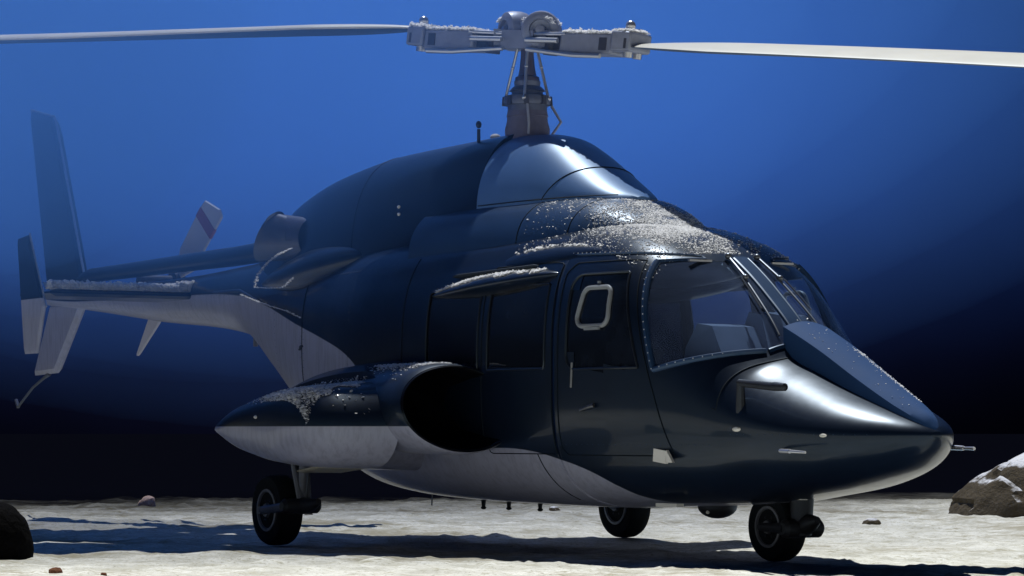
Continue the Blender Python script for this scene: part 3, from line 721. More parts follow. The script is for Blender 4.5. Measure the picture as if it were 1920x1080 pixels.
# wheels
def wheel(c, r_, w, label=None, n=40):
    T = MB(); T.lathe([(r_*0.60, -w*0.42), (r_*0.78, -w*0.5), (r_*0.93, -w*0.47), (r_*0.985, -w*0.33), (r_, -w*0.12), (r_, w*0.12), (r_*0.985, w*0.33), (r_*0.93, w*0.47), (r_*0.78, w*0.5), (r_*0.60, w*0.42)], c, (0, 1, 0), n)
    wh = T.obj('wheel', M_RUB, heli)
    for sg in (-1, 1):
        Rm = MB(); Rm.lathe([(r_*0.60, sg*w*0.40), (r_*0.60, sg*w*0.49), (r_*0.53, sg*w*0.50), (r_*0.50, sg*w*0.40), (r_*0.36, sg*w*0.34), (r_*0.22, sg*w*0.36), (r_*0.18, sg*w*0.54), (r_*0.05, sg*w*0.56)], c, (0, 1, 0), 32)
        o = _orig_link('rim', Rm.obj('x', M_RIM, None).data, None, wh); bpy.data.objects.remove(bpy.data.objects['x'])
        B = MB()
        for k in range(6):
            a = 2*math.pi*k/6; B.ball((c[0]+r_*0.30*math.cos(a), c[1]+sg*w*0.38, c[2]+r_*0.30*math.sin(a)), 0.011, 6, 4)
        for k in range(5):
            a = 2*math.pi*k/5+0.3; p = Vector((c[0]+r_*0.44*math.cos(a), c[1]+sg*w*0.375, c[2]+r_*0.44*math.sin(a)))
            B.box(p, (0.03, 0.01, 0.05), Matrix.Rotation(-a+math.pi/2, 3, 'Y'))
        o = _orig_link('rim_bolt', B.obj('x', M_DARKM, None).data, None, wh, kind='stuff'); bpy.data.objects.remove(bpy.data.objects['x'])
    return wh
RW = 0.203; RM = 0.235
for sd in (-1, 1):
    wheel((-3.71, sd*1.385, RM), RM, 0.17)
    m_ = MB(); m_.tube([(-3.36, sd*1.36, 0.66), (-3.43, sd*1.345, 0.30)], [0.035, 0.03], 12); m_.tube([(-3.48, sd*1.40, 0.64), (-3.40, sd*1.36, 0.28)], [0.022, 0.028], 10)
    m_.tube([(-3.50, sd*1.28, 0.62), (-3.42, sd*1.30, 0.30)], 0.02, 10); m_.obj('gear_leg', M_ALU, heli)
    m_ = MB(); m_.tube([(-3.44, sd*1.34, 0.66), (-3.44, sd*1.34, 0.46)], 0.024, 12); m_.obj('shock_strut', M_OLEO, heli)
    m_ = MB(); m_.tube([(-3.40, sd*1.47, 0.265), (-3.71, sd*1.50, RM)], [0.034, 0.026], 10); m_.tube([(-3.71, sd*1.27, RM), (-3.71, sd*1.52, RM)], 0.028, 12)
    m_.tube([(-3.40, sd*1.29, 0.265), (-3.71, sd*1.27, RM)], [0.034, 0.026], 10); m_.obj('trailing_arm', M_ALU, heli)
    m_ = MB(); m_.tube([(-3.40, sd*1.51, 0.268), (-3.40, sd*1.49, 0.268), (-3.40, sd*1.25, 0.268), (-3.40, sd*1.23, 0.268)], [0.03, 0.05, 0.05, 0.03], 14); m_.tube([(-3.42, sd*1.36, 0.27), (-3.30, sd*1.34, 0.275), (-3.22, sd*1.33, 0.30)], [0.06, 0.045, 0.022], 12); m_.obj('arm_yoke', M_DARKM, heli)
wheel((0.0, 0.0, RW), RW, 0.15)
m_ = MB(); m_.tube([(0.24, 0, 0.46), (0.235, 0, 0.16)], [0.075, 0.06], 16); m_.obj('gear_leg', M_DARKM, heli)
m_ = MB(); m_.tube([(0.235, -0.115, 0.20), (0.0, -0.115, RW)], [0.035, 0.024], 10); m_.tube([(0.235, 0.115, 0.20), (0.0, 0.115, RW)], [0.035, 0.024], 10)
m_.tube([(0, -0.13, RW), (0, 0.13, RW)], 0.022, 10); m_.tube([(0.235, -0.14, 0.20), (0.235, -0.12, 0.20), (0.235, 0.12, 0.20), (0.235, 0.14, 0.20)], [0.035, 0.055, 0.055, 0.035], 14); m_.tube([(0.24, 0, 0.21), (0.33, 0, 0.235), (0.39, 0, 0.25)], [0.065, 0.05, 0.022], 12); m_.obj('nose_fork', M_DARKM, heli)
m_ = MB(); m_.box((0.30, -0.05, 0.40), (0.05, 0.05, 0.07)); m_.obj('taxi_light', M_LENS, heli)

# probes, lamps, glint beads, belly fittings
for sd in (-1, 1):
    if sd > 0: continue
    m_ = MB()
    zs = fus_z(0.40, 0.555)
    m_.tube([(0.40, sd*0.545, zs-0.05), (0.44, sd*0.575, 1.03)], [0.03, 0.022], 10)
    m_.tube([(0.43, sd*0.575, 1.03), (0.74, sd*0.575, 1.005), (0.765, sd*0.575, 1.005), (0.85, sd*0.57, 1.0), (0.86, sd*0.57, 1.0)], [0.022, 0.024, 0.026, 0.022, 0.006], 12); m_.obj('pitot_probe', M_DARKM, heli)
    m_ = MB(); yy = fus_y(0.75, 0.65)
    m_.tube([(0.72, sd*(yy-0.02), 0.65), (0.78, sd*(yy+0.05), 0.65), (0.88, sd*(yy+0.06), 0.648)], [0.014, 0.012, 0.013], 8); m_.tube([(0.88, sd*(yy+0.06), 0.648), (1.02, sd*(yy+0.06), 0.643)], [0.010, 0.007], 8); m_.obj('air_data_probe', M_RIVET, heli)
    m_ = MB(); m_.ball(surf_pt(0.40, z=0.77, side=sd, off=-0.002), (0.04, 0.013, 0.015), 12, 8); m_.ball(surf_pt(1.00, z=0.735, side=sd, off=-0.004), (0.042, 0.010, 0.011), 12, 8); m_.obj('side_glint', M_LENS, heli)  # pale beads stand in for specular glints on the nose side
    m_ = MB(); c_ = surf_pt(-0.22, z=0.615, side=sd, off=0.016); m_.box(c_, (0.13, 0.02, 0.075), Matrix.Rotation(R(6), 3, 'Y')); m_.prism([c_+Vector((0.067, 0, 0.035)), c_+Vector((0.067, 0, -0.037)), c_+Vector((0.13, 0, -0.037))], (0, 0.018, 0)); m_.obj('step_light', M_TILE, heli, smooth=False)
m_ = MB(); m_.tube([(1.10, 0.28, 0.675), (1.20, 0.315, 0.668), (1.30, 0.315, 0.665)], [0.016, 0.014, 0.013], 8); m_.tube([(1.30, 0.315, 0.665), (1.39, 0.315, 0.663)], [0.008, 0.010], 8); m_.obj('ice_probe', M_RIVET, heli)
m_ = MB(); m_.ball((-0.60, 0, 0.31), (0.12, 0.12, 0.075), 20, 10); m_.obj('belly_dome', M_DARKM, heli)
m_ = MB(); m_.ball((-0.56, -0.10, 0.275), (0.012, 0.012, 0.012), 8, 6); m_.obj('beacon_lens', M_LENS, heli)
for x, y in ((-3.35, 0.0), (-3.1, 0.05), (-2.7, 0.05), (-0.15, 0.05)):
    m_ = MB(); m_.tube([(x, y, 0.33), (x, y, 0.24)], [0.022, 0.012], 8); m_.ball((x, y, 0.24), (0.02, 0.02, 0.012), 8, 6); m_.obj('belly_antenna', M_DARKM, heli)
m_ = MB(); m_.tube([(-4.05, 0.0, 0.40), (-4.06, 0.0, 0.24)], 0.005, 6); m_.obj('whip_antenna', M_ALU, heli)
m_ = MB(); m_.box((-0.45, -0.45, 0.325), (0.22, 0.05, 0.02)); m_.obj('belly_placard', M_TILE, heli)

# cockpit interior
x = -2.9; V = []; 
for k in range(NA):
    e = 2/nU(x) if sa[k] >= 0 else 2/nL(x); h = (zt(x)-zw(x)) if sa[k] >= 0 else (zw(x)-zb(x))
    V.append((x, 0.985*wd(x)*math.copysign(abs(ca[k])**e, ca[k]), zw(x)+0.985*h*math.copysign(abs(sa[k])**e, sa[k])))
mesh('cabin_bulkhead', V, [tuple(range(NA))], M_INT, heli, smooth=False)
m_ = MB(); m_.box((-1.3, 0, 0.62), (3.0, 1.10, 0.03)); m_.obj('cabin_floor', M_INT, heli, smooth=False)
D = MB()    # faceted instrument hoods
def hood(c, sx, sy, sz, rz):
    q = Matrix.Rotation(rz, 3, 'Z'); P = []
    for dx, dz in ((-0.5, 0), (-0.5, 0.62), (-0.22, 1.0), (0.12, 0.95), (0.5, 0.45), (0.5, 0)):
        for s_ in (-1, 1):
            k = 1.0 if dz < 0.5 else 0.80
            P.append(q @ Vector((dx*sx, s_*sy*0.5*k, dz*sz))+Vector(c))
    F = [(2*i, 2*i+1, 2*i+3, 2*i+2) for i in range(5)]+[(10, 11, 1, 0), (0, 2, 4, 6, 8, 10), (11, 9, 7, 5, 3, 1)]
    D.add(P, F)
hood((-0.10, -0.27, 1.02), 0.38, 0.42, 0.365, 0.1)
hood((-0.06, 0.07, 1.02), 0.38, 0.40, 0.44, -0.05)
hood((-0.12, 0.28, 0.98), 0.32, 0.34, 0.26, -0.1)
D.obj('instrument_hood', M_DASH, heli, smooth=False); D = MB(); D.box((0.0, 0, 0.98), (0.34, 0.90, 0.14)); D.obj('instrument_panel', M_DASH, heli, smooth=False)
D = MB()
for sd in (-1, 1): D.lathe([(0.055, 0), (0.055, 0.02), (0.035, 0.03)], (-0.285, sd*0.33, 1.15), (-1, 0, 0), 16)
D.obj('gauge', M_DARKM, heli)
for sd in (-1, 1):
    m_ = MB(); m_.box((-0.75, sd*0.36, 0.80), (0.46, 0.44, 0.12)); m_.box((-0.98, sd*0.36, 1.02), (0.12, 0.42, 0.46), Matrix.Rotation(R(-10), 3, 'Y')); m_.obj('pilot_seat', M_SEAT, heli, smooth=False)

# ------------------------------------------------------------------ main rotor
MX, MZ = -2.78, 3.375
def L3(r_, side_, up, ctr=(MX, 0, MZ)): pass
prof = [(0.30, 2.66), (0.30, 2.70), (0.27, 2.74), (0.275, 2.80), (0.25, 2.86), (0.245, 2.90), (0.255, 2.905), (0.24, 2.95)]
m_ = MB(); zq = lambda z_: 2.66+(z_-2.66)*0.80 if z_ < 3.21 else 3.10+(z_-3.21)*1.4
m_.lathe([(a*0.55, zq(z_)) for a, z_ in prof], (MX, 0, 0), (0, 0, 1), 32); m_.obj('mast_boot', M_BOOT, heli)
m_ = MB(); m_.lathe([(a*0.66, zq(z_)) for a, z_ in [(0.20, 2.95), (0.20, 3.0), (0.235, 3.0), (0.245, 3.03), (0.235, 3.075), (0.16, 3.09), (0.155, 3.115), (0.185, 3.12), (0.15, 3.15), (0.13, 3.16), (0.135, 3.20), (0.10, 3.21)]], (MX, 0, 0), (0, 0, 1), 32); m_.obj('swashplate', M_SWASH, heli)
m_ = MB(); m_.lathe([(0.085, 3.09), (0.08, 3.12), (0.062, 3.13), (0.052, 3.18), (0.044, 3.26), (0.043, 3.48)], (MX, 0, 0), (0, 0, 1), 24); m_.obj('mast', M_MAST, heli)
m_ = MB()
for k in range(8):
    a = 2*math.pi*k/8+0.2; m_.box((MX+0.150*math.cos(a), 0.150*math.sin(a), 2.96), (0.04, 0.035, 0.06), Matrix.Rotation(a, 3, 'Z'), 0.8)
m_.obj('swashplate_lug', M_HUBD, heli)
bu = (RT*math.cos(R(36.5))-AW*math.sin(R(36.5))); bn_ = Vector((0, 0, 1)).cross(bu)     # blade line and the chord direction
for a in (0.6, 2.5, 3.9, 5.6):
    m_ = MB(); p = Vector((MX+0.155*math.cos(a), 0.155*math.sin(a), 2.97)); q = Vector((MX+0.055*math.cos(a+0.2), 0.055*math.sin(a+0.2), 3.36))
    m_.tube([p, q], 0.010, 8); m_.ball(p, 0.018, 8, 6); m_.ball(p.lerp(q, 0.55), 0.013, 8, 6); m_.obj('pitch_link', M_RIVET, heli)
m_ = MB(); m_.tube([(MX+0.13, -0.08, 2.93), (MX+0.15, -0.08, 2.80), (MX+0.13, -0.07, 2.73)], 0.009, 8)
m_.tube([(MX+0.08, 0.14, 2.93), (MX+0.12, 0.19, 2.82), (MX+0.08, 0.14, 2.73)], 0.010, 8); m_.obj('scissor_link', M_HUB, heli)
m_ = MB(); m_.tube([(MX-0.30, -0.20, 2.66), (MX-0.30, -0.20, 2.79)], 0.012, 8); m_.ball((MX-0.30, -0.20, 2.82), (0.020, 0.020, 0.026), 10, 8); m_.obj('cowl_antenna', M_DARKM, heli)
# teetering hub; the whole head tilts about the mast, low on the right
TILT = R(5.8)
def BL(r_, c_, u): # r along the blade line, c across (towards the lens side positive), u up
    rr = r_*math.cos(TILT)+u*math.sin(TILT); uu = -r_*math.sin(TILT)*1.0+u*math.cos(TILT)
    droop = -0.0035*max(0, abs(r_)-1)**2 if r_ > 0 else -0.040*max(0, -r_-1)
    u_s = 0.74; uu = -r_*math.sin(TILT)+u*u_s*math.cos(TILT)
    return Vector((MX, 0, MZ))+bu*rr-bn_*c_+Vector((0, 0, uu+droop))
def bbox(mb, r0, r1, c0, c1, u0, u1, tp=1.0):
    V = [BL(r_, c_, u) for r_, k in ((r0, 1), (r1, tp)) for c_, u in ((c0*k, u0*k), (c1*k, u0*k), (c1*k, u1*k), (c0*k, u1*k))]
    mb.add(V, [(0, 1, 2, 3), (7, 6, 5, 4), (0, 4, 5, 1), (1, 5, 6, 2), (2, 6, 7, 3), (3, 7, 4, 0)])
HT = R(2)
hubm = MB(); bbox(hubm, -0.13, 0.13, -0.12, 0.12, -0.09, 0.07); bbox(hubm, -0.34, 0.34, -0.07, 0.07, -0.05, 0.05)
hubm.obj('rotor_yoke', M_HUB, heli, smooth=False)
for sg in (-1, 1):   # the two rounded yoke lobes over the trunnion
    m_ = MB(); pr = [(0.02, -0.085), (0.10, -0.085), (0.125, -0.07), (0.135, -0.03), (0.135, 0.03), (0.125, 0.07), (0.10, 0.085), (0.075, 0.085), (0.07, 0.055), (0.035, 0.05), (0.03, 0.09), (0.005, 0.095)]
    m_.lathe(pr, BL(sg*0.125, 0.02*sg, 0.075), tuple((-bn_+bu*0.55*sg).normalized()), 26); m_.obj('yoke_lobe', M_HUB, heli, sharp=40)
    m_ = MB(); m_.box(BL(sg*0.20, 0.07, 0.0), (0.10, 0.05, 0.11), Matrix.Rotation(0.5*sg, 3, 'Z')); m_.obj('yoke_lug', M_HUB, heli, sharp=30)
m_ = MB(); m_.lathe([(0.03, -0.1), (0.05, -0.09), (0.05, 0.06), (0.065, 0.065), (0.065, 0.09), (0.02, 0.10)], BL(0, 0, 0.03), (0, 0, 1), 18); m_.obj('mast_nut', M_RIVET, heli)
for sg in (-1, 1):
    g_ = MB(); bbox(g_, sg*0.36, sg*0.78, -0.10, 0.13, -0.125, 0.055); bbox(g_, sg*0.78, sg*0.93, -0.12, 0.15, -0.10, 0.085, 0.92); gr = g_.obj('blade_grip', M_HUB, heli, smooth=True, sharp=25)
    bev = gr.modifiers.new('bevel', 'BEVEL'); bev.width = 0.014; bev.segments = 2
    g_ = MB(); g_.tube([BL(sg*0.10, 0.15, -0.02), BL(sg*0.36, 0.15, -0.02)], 0.018, 8); g_.tube([BL(sg*0.10, 0.13, -0.10), BL(sg*0.50, 0.16, -0.145), BL(sg*0.72, 0.16, -0.145)], 0.016, 8)
    g_.tube([BL(sg*0.10, 0.10, 0.04), BL(sg*0.40, 0.12, 0.045)], 0.013, 8); g_.obj('pitch_horn', M_RIVET, heli)
    g_ = MB(); bbox(g_, sg*0.18, sg*0.36, -0.06, 0.08, -0.09, 0.03); g_.tube([BL(sg*0.24, 0.05, -0.14), BL(sg*0.24, 0.05, 0.06)], 0.05, 14); g_.obj('elastomeric_bearing', M_HUBD, heli, sharp=30)
    g_ = MB(); g_.tube([BL(sg*0.86, 0.05, -0.14), BL(sg*0.86, 0.05, 0.13)], 0.032, 12); g_.tube([BL(sg*0.86, -0.06, -0.14), BL(sg*0.86, -0.06, 0.12)], 0.03, 12); g_.ball(BL(sg*0.86, 0.05, 0.14), 0.035, 10, 6)
    g_.obj('blade_bolt', M_RIVET, heli, sharp=40)
    g_ = MB(); bbox(g_, sg*0.68, sg*0.74, 0.128, 0.134, -0.09, 0.02); bbox(g_, sg*0.82, sg*0.90, 0.14, 0.142, -0.07, 0.02); g_.obj('grip_window', M_HUBD, heli, smooth=False)
    # blade: an aerofoil section along the span; the near side of the right blade is its trailing edge
    V = []; F = []; N = 24; stn = list(np.linspace(0.90, 6.0, 60))
    for r_ in stn:
        root = min(1, max(0, (r_-0.9)/0.75)); ch = 0.16+(0.70-0.16)*root**0.8
        if sg > 0: tw_ = R(7.0+3.5*min(1, r_/5))
        else: tw_ = R(-0.5-1.5*min(r_, 4))
        for k in range(N):
            a = 2*math.pi*k/N; xc = 0.5*math.cos(a); th = 0.06*math.sin(a)*(1-0.0*xc)
            # taper thickness to the trailing edge
            tf = (0.5+xc); th *= (0.30+0.70*math.sqrt(max(0, tf)))*(1.0+(0.6)*(1-root))
            c_ = xc*ch; u_ = th*ch
            # xc=+0.5 is the leading edge. left blade leads towards the lens, right blade leads away from it
            cc = c_ if sg < 0 else -c_
            c2 = (cc*math.cos(tw_)-u_*math.sin(tw_)) if sg < 0 else (cc*math.cos(tw_)+u_*math.sin(tw_))
            u2 = (c_*math.sin(tw_)+u_*math.cos(tw_))
            V.append(BL(sg*r_, c2+0.02, u2/0.74-0.015+(0.085 if sg < 0 else -0.02)))
    for i in range(len(stn)-1):
        for k in range(N): k2 = (k+1) % N; F.append((i*N+k, i*N+k2, (i+1)*N+k2, (i+1)*N+k))
    F.append(tuple(range(N))); F.append(tuple((len(stn)-1)*N+k for k in range(N)))
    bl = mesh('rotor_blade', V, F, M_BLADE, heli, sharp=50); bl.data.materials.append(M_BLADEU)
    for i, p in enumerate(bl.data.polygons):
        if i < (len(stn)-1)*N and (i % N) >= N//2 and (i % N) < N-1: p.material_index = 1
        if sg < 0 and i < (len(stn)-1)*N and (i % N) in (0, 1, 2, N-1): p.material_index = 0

# ------------------------------------------------------------------ frost
def lumps(name, pts, size, parent=None, flat_=0.22):
    # thin tilted ice plates, six-cornered and uneven
    n = len(pts); pts = np.array(pts); sz = rng.uniform(size[0], size[1], n)*rng.uniform(0.5, 1, n); K = 5
    a = rng.uniform(0, 6.28, (n, 1))+np.linspace(0, 6.28, K, endpoint=False)[None]+rng.uniform(-0.3, 0.3, (n, K)); rr = rng.uniform(0.6, 1.25, (n, K))
    tl = rng.uniform(0, 1.35, n)*min(1, flat_*3); ax = rng.uniform(0, 6.28, n)
    x_ = np.cos(a)*rr; y_ = np.sin(a)*rr; z_ = y_*np.sin(tl)[:, None]; y_ = y_*np.cos(tl)[:, None]
    X = x_*np.cos(ax)[:, None]-y_*np.sin(ax)[:, None]; Y = x_*np.sin(ax)[:, None]+y_*np.cos(ax)[:, None]
    V = np.stack([X, Y, z_+0.4*np.sin(tl)[:, None]], -1)*sz[:, None, None]+pts[:, None]
    F = np.arange(K)[None]+np.arange(n)[:, None]*K
    me = bpy.data.meshes.new(name); me.from_pydata(V.reshape(-1, 3).tolist(), [], F.tolist()); me.update()
    return link(name, me, M_FROST, parent, False, 'stuff')
def top_z(x, y):
    z = fus_z(x, y)
    if -3.3 < x < -0.87 and abs(y) < tc_w(x): z = max(z, 1.88+(float(tc_t(x))-1.88)*(1-(abs(y)/float(tc_w(x)))**2.5)**0.4)
    return z
P = []
for i in range(5200):
    sg = 1 if rng.random() < 0.5 else -1; r_ = rng.uniform(0.37, 0.92); P.append(BL(sg*r_, rng.uniform(-0.09, 0.13), (0.058 if r_ < 0.78 else 0.082)+abs(rng.normal(0, 0.008))))
for i in range(900):
    sg = 1 if rng.random() < 0.5 else -1; a = rng.uniform(0.5, 2.6); P.append(BL(sg*0.125+0.135*math.cos(a), 0.02*sg+rng.uniform(-0.05, 0.06), 0.075+0.137*math.sin(a)))
lumps('frost', [tuple(p) for p in P], (0.010, 0.020), heli, 0.35)
# speckles over the roof in front of the mast fairing
P = []
while len(P) < 19000:
    x = rng.uniform(-1.95, -0.42); y = rng.uniform(-0.62, 0.62)
    dn = math.exp(-((x+1.0)/0.42)**2)*math.exp(-((y+0.14)/0.26)**2)+0.10
    dn *= 1.4*(vnoise(np.array([x]), np.array([y]), 0.09, 21)[0]+0.5)*(0.6+1.2*(vnoise(np.array([x]), np.array([y]), 0.3, 22)[0]+0.5))
    if x < -1.35: dn *= 0.5
    if y < -0.42: dn *= 0.45
    if y > 0.1 and x > -0.85: dn *= 0.35
    if rng.random() < dn*0.8: P.append((x, y, top_z(x, y)+0.001))
lumps('frost', P, (0.003, 0.0095), heli)
# frost along the port edge of the nose ridge and windshield
P = []
for i in range(420):
    x = rng.uniform(0.62, 1.20); y = min(float(hw(x))*0.93, rng.normal(0.10, 0.015)); P.append((x, y, float(ze(x))+0.035*(1-(y/float(hw(x)))**2)))
for i in range(60):
    x = rng.uniform(0.2, 1.3); y = rng.uniform(-0.1, 0.1); P.append((x, y, float(ze(x))+0.035*(1-(y/0.15)**2)))
lumps('frost', P, (0.003, 0.008), heli)
def crust(name, path, wid, n, size, spread=(1, 1, 0.5), th=None):
    """a ragged ridge of frost along a path: a lumpy core with crumbs around it"""
    m_ = MB(); q = resample(path, max(8, n//40)); rr = [wid*(0.55+0.6*rng.random()) for _ in q]; rr[0] *= 0.2; rr[-1] *= 0.2
    P = []
    qq = resample(path, n)
    for p in qq: P.append((p.x+rng.normal(0, wid*spread[0]), p.y+rng.normal(0, wid*spread[1]), p.z+rng.normal(0, wid*0.35*spread[2])))
    return lumps(name, P, size, heli, 0.8)
for sd in (-1,):
    # stabiliser leading edge
    P = []
    for i in range(9000):
        y = rng.uniform(-1.42, -0.17); k = 1.0+(0.5 if y > -0.32 else 0)
        P.append((-7.60-abs(rng.normal(0, 0.05)), y, 1.875+rng.uniform(0, 0.045)*k*(0.7+0.6*rng.random())))
    lumps('frost', P, (0.012, 0.024), heli, 0.4)
    # shoulder ridge and intake fairing
    def bl_top(c, r_, rot, u, off=0.0):
        k = (1-max(0, -u))**0.35; rr = math.sqrt(max(0, 1-u*u)); v = Vector((u*r_[0], off*r_[1]*k*rr, math.sqrt(max(0, 1-off*off))*r_[2]*k*rr)); return rot @ v+Vector(c)
    q2 = Matrix.Rotation(R(-3), 3, 'Y'); q1 = Matrix.Rotation(R(-2), 3, 'Y'); P = []
    for i in range(12000):
        u = rng.uniform(-0.97, 0.80); o_ = -rng.uniform(-0.1, 0.80)
        w_ = 0.9*(vnoise(np.array([u*3]), np.array([o_]), 0.25, 31)[0]+0.5)+0.35
        if -0.95 < u < -0.55 or rng.random() < w_*(1.0 if u < 0.45 else 0.35): 
            if abs(o_+0.2) < 0.7*(vnoise(np.array([u*2]), np.array([0.]), 0.15, 33)[0]+0.75): P.append(bl_top((-2.08, -0.70, 1.672), (0.84, 0.14, 0.065), q2, u, o_))
    lumps('frost', P, (0.010, 0.022), heli)
    P = []
    for i in range(16000):
        u = rng.uniform(-0.96, 0.98); o_ = rng.normal(-0.12+0.25*max(0, u), 0.16)
        if abs(o_) > 0.95: continue
        if rng.random() < 1.3*(vnoise(np.array([u*3]), np.array([o_]), 0.2, 35)[0]+0.5): P.append(bl_top((-1.75, -0.56, 1.79), (0.92, 0.14, 0.11), q1, u, o_))
    lumps('frost', P, (0.009, 0.020), heli)
    # sponson: crest of the outer panel, step and inboard crest
    P = []
    def sp_top(y, x):
        tpz = np.interp(-y, [0.72, 0.90, 1.08, 1.235, 1.245, 1.40, 1.55, 1.66, 1.73, 1.78], [1.225, 1.215, 1.19, 1.145, 1.075, 1.055, 1.045, 1.03, 0.99, 0.93])
        le = np.interp(-y, [0.72, 0.9, 1.08, 1.235, 1.4, 1.55, 1.66, 1.73], [-2.80, -2.80, -2.74, -2.45, -2.35, -2.40, -2.46, -2.56]); te = np.interp(-y, [0.72, 1.8], [-4.72, -3.75])
        b_ = 0.53; zc = (b_+tpz)/2; h = (tpz-b_)/2; af = 0.345; xc = le-af
        if x > xc: q = (x-xc)/af; return zc+h*math.sqrt(max(0, 1-q*q)) if q < 1 else None
        q = (xc-x)/(xc-te); return zc+h*(1-q*q)**0.58-0.02*q if q < 1 else None
    for i in range(60000):
        y = -rng.uniform(0.75, 1.76); x = rng.uniform(-3.8, -2.3)
        z = sp_top(y, x)
        if z is None: continue
        w_ = vnoise(np.array([x]), np.array([y]), 0.10, 41)[0]+0.5
        step = math.exp(-((y+1.27)/0.06)**2)*(x > -2.9)
        lim = -2.53-0.14*w_
        dn = (1.0 if x < lim else 0.012)+step*2.2*w_*(x < -2.50)
        if y > -1.24: continue
        if x > -2.42 and y > -1.2: dn = 0.01
        if rng.random() < dn: P.append((x, y, z+0.002))
    lumps('frost', P, (0.007, 0.015), heli)
    P = []      # crest of the intake housing
    for i in range(2600):
        x = rng.uniform(-2.85, -2.12); a = R(rng.normal(97, 13)); k = 0.5+vnoise(np.array([x]), np.array([a]), 0.08, 51)[0]
        if rng.random() < k*1.2: P.append((x-0.10*math.sin(a)+0.13*math.cos(a), -0.975-0.37*math.cos(a)*-1, 0.902+0.288*math.sin(a)))
    lumps('frost', P, (0.006, 0.014), heli)
    # thin frost lines around the nacelle and the boom strake
    for path, n in (([(-5.82, -0.52, 1.83), (-5.75, -0.53, 1.92), (-5.55, -0.55, 2.0), (-5.30, -0.58, 2.05), (-5.05, -0.6, 2.08)], 500), ([(-5.82, -0.52, 1.83), (-5.5, -0.56, 1.81), (-5.2, -0.6, 1.80), (-4.95, -0.64, 1.86)], 300),
                    ([(-6.42, -0.34, 1.805), (-6.0, -0.42, 1.74), (-5.6, -0.49, 1.68), (-5.2, -0.56, 1.63), (-4.9, -0.61, 1.57)], 420)):
        crust('frost', path, 0.006, n, (0.004, 0.009))

# ------------------------------------------------------------------ rocks
def rock(name, loc, size, seed, mat, label, cat, sub=4, rough_=1.0, group=None):
    bm = bmesh.new(); bmesh.ops.create_icosphere(bm, subdivisions=sub, radius=1.0)
    r_ = random.Random(seed); from mathutils import noise as mn
    off = Vector((r_.random()*50, r_.random()*50, r_.random()*50))
    for v in bm.verts:
        p = v.co.copy(); n1 = mn.noise(p*0.9+off); n2 = mn.noise(p*2.3+off); n3 = mn.noise(p*6+off); c_ = mn.cell(p*1.7+off)
        q_ = p.normalized(); v.co = p*(1+(0.30*n1+0.13*n2+0.035*n3)*rough_+0.05*(c_-0.5)*rough_)
        v.co = Vector((v.co.x*size[0], v.co.y*size[1], max(v.co.z, -0.35)*size[2]))
    me = bpy.data.meshes.new(name); bm.to_mesh(me); bm.free()
    o = _orig_link(name, me, mat, None, True); me.set_sharp_from_angle(angle=R(28)); o.location = loc
    return tag(o, label, cat, group)
def rockmat(name, c1, c2, snow):
    m, t, b = newmat(name)
    tcn = t.new('ShaderNodeTexCoord').outputs['Object']; ge = t.new('ShaderNodeNewGeometry')
    n = t.noise(tcn, 5, 6, 0.65); n2 = t.noise(tcn, 24, 5, 0.6)
    col = t.mixc(n, c1, c2); s = t.new('ShaderNodeSeparateXYZ'); t.l.new(ge.outputs['Normal'], s.inputs[0])
    if snow:
        f = t.smooth(t.math('ADD', s.outputs['Z'], t.math('MULTIPLY', n2, 0.25)), 0.90, 1.02)
        col = t.mixc(f, col, (0.8, 0.82, 0.86))
    t.l.new(col, b.inputs['Base Color']); b.inputs['Roughness'].default_value = 0.95; b.inputs['Specular IOR Level'].default_value = 0.05
    bn = t.new('ShaderNodeBump'); bn.inputs['Strength'].default_value = 0.8; bn.inputs['Distance'].default_value = 0.03
    t.l.new(t.math('ADD', n, n2), bn.inputs['Height']); t.l.new(bn.outputs[0], b.inputs['Normal'])
    return m
M_ROCK = rockmat('boulder stone', (0.05, 0.042, 0.030), (0.15, 0.125, 0.09), True)
M_PINK = rockmat('pinkish stone', (0.36, 0.26, 0.24), (0.5, 0.38, 0.35), False)
M_DARKR = rockmat('dark stone', (0.003, 0.003, 0.004), (0.006, 0.006, 0.007), False)  # near-black colour imitates an unlit silhouette
def at(px, depth, z=0):   # helper for the far rocks: metres along the picture's width and away from the lens
    return Vector((CAM[0], CAM[1], 0))+AW*depth+RT*px+Vector((0, 0, z))
rock('boulder', at(4.72, 26.4, -0.02), (0.80, 0.9, 0.60), 3, M_ROCK, 'big grey brown boulder capped with snow at the right edge', 'boulder', 5, 0.6)
rock('small_stone', at(-3.72, 30.0, 0.0), (0.10, 0.10, 0.11), 5, M_PINK, 'small pinkish pointed stone lying alone on the frost behind the tail', 'stone', 3)
rock('dark_lump', at(-3.06, 17.3, 0.06), (0.205, 0.26, 0.28), 11, M_DARKR, 'unidentified rounded silhouette built as a near-black boulder at the lower left edge', 'boulder', 4, 0.3)  # identity unknown, boulder shape chosen for a dark outline
for i, (u_, v_, s_) in enumerate(((-2.44, 15.75, 0.03), (-2.15, 15.5, 0.014), (3.0, 24.5, 0.06), (0.4, 28, 0.04), (-1.9, 27.5, 0.035))):
    lb = ['reddish brown stone half sunk in frost at the lower left', 'tiny brown stone beside the reddish stone in the foreground', 'small stone in front of the big boulder', 'small stone on the frost far behind the belly', 'small dark stone beyond the starboard wheel'][i]
    p = at(u_, v_); rock('pebble', (p.x, p.y, ground_z(p.x, p.y)), (s_*1.6, s_*1.3, s_), 20+i, M_ROCK if i > 1 else rockmat('reddish stone', (0.12, 0.05, 0.03), (0.2, 0.1, 0.06), False), lb, 'stone', 2, group='loose stones on the frosted ground')

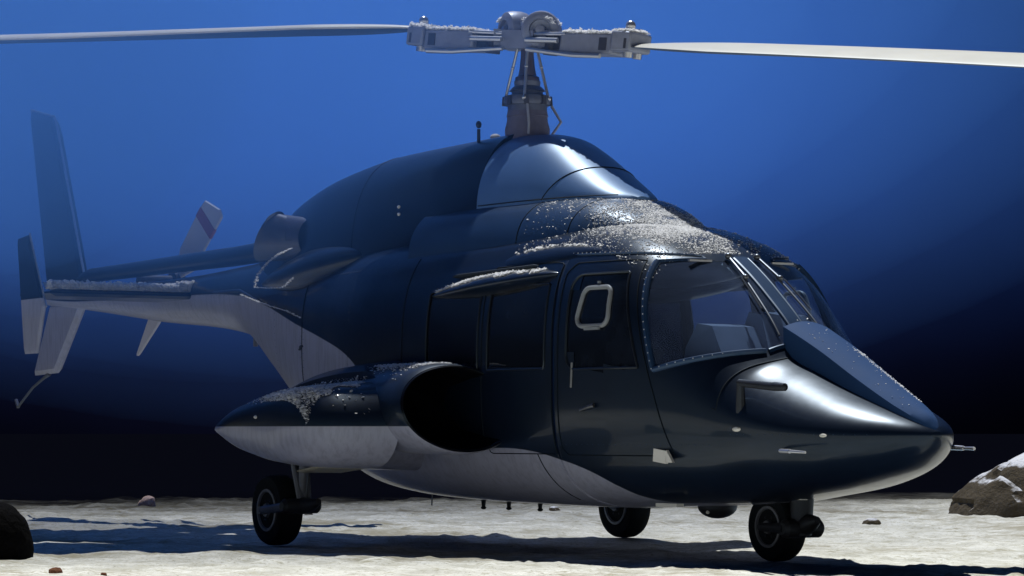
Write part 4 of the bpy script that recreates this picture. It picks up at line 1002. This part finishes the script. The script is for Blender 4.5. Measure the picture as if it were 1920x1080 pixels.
# ------------------------------------------------------------------ blue smoke drifting behind and over the tail
def smoke(name, u_, v_, z_, r_, dens, label, near=False):
    m_ = MB(); m_.ball((0, 0, 0), (1, 1, 1), 48, 32); q = Matrix((RT, AW, Vector((0, 0, 1)))).transposed()
    mt = bpy.data.materials.new('blue smoke'); mt.use_nodes = True; t = NT(mt.node_tree); t.n.remove(t.n['Principled BSDF'])
    pv = t.new('ShaderNodeVolumePrincipled'); pv.inputs['Density'].default_value = dens; pv.inputs['Color'].default_value = (0.11, 0.34, 1.0, 1)
    if near: pv.inputs['Color'].default_value = (0.12, 0.35, 1.0, 1)
    pv.inputs['Anisotropy'].default_value = 0.1; t.l.new(pv.outputs[0], t.n['Material Output'].inputs['Volume'])
    V = [q @ Vector((v[0]*r_[0], v[1]*r_[1], v[2]*r_[2])) for v in m_.V]
    o = mesh(name, V, m_.F, mt, None, True, 'stuff'); o.location = at(u_, v_, z_); o['label'] = label
for k_, dn_, bt_ in ((1.45, 0.005, 0.75), (1.25, 0.009, 1.25), (1.05, 0.015, 1.75), (0.85, 0.022, 2.2), (0.65, 0.028, 2.8)):
    smoke('smoke', -1.7, 28.5, bt_+4.9*k_, (7.6*k_, 9.0*k_, 4.9*k_), dn_, 'blue stage smoke drifting behind and around the tail')
smoke('smoke', -4.5, 25.2, 4.7, (2.4, 2.4, 2.6), 0.16, 'thicker blue smoke around the tall tail fin')
smoke('smoke', -2.9, 19.3, 3.1, (3.1, 1.6, 1.6), 0.05, 'thin blue smoke drifting past the rear cabin side', True)
for k_, dn_ in ((1.0, 0.03), (0.75, 0.04)):
    smoke('smoke', -2.0, 20.8, 3.6, (4.2*k_, 3.2*k_, 2.5*k_), dn_, 'blue stage smoke hanging around the cowling and rotor head', True)

# ------------------------------------------------------------------ render settings
S.render.engine = 'CYCLES'
S.cycles.use_denoising = True; S.cycles.volume_bounces = 1
S.cycles.max_bounces = 8; S.cycles.transparent_max_bounces = 12; S.cycles.caustics_reflective = False; S.cycles.caustics_refractive = False
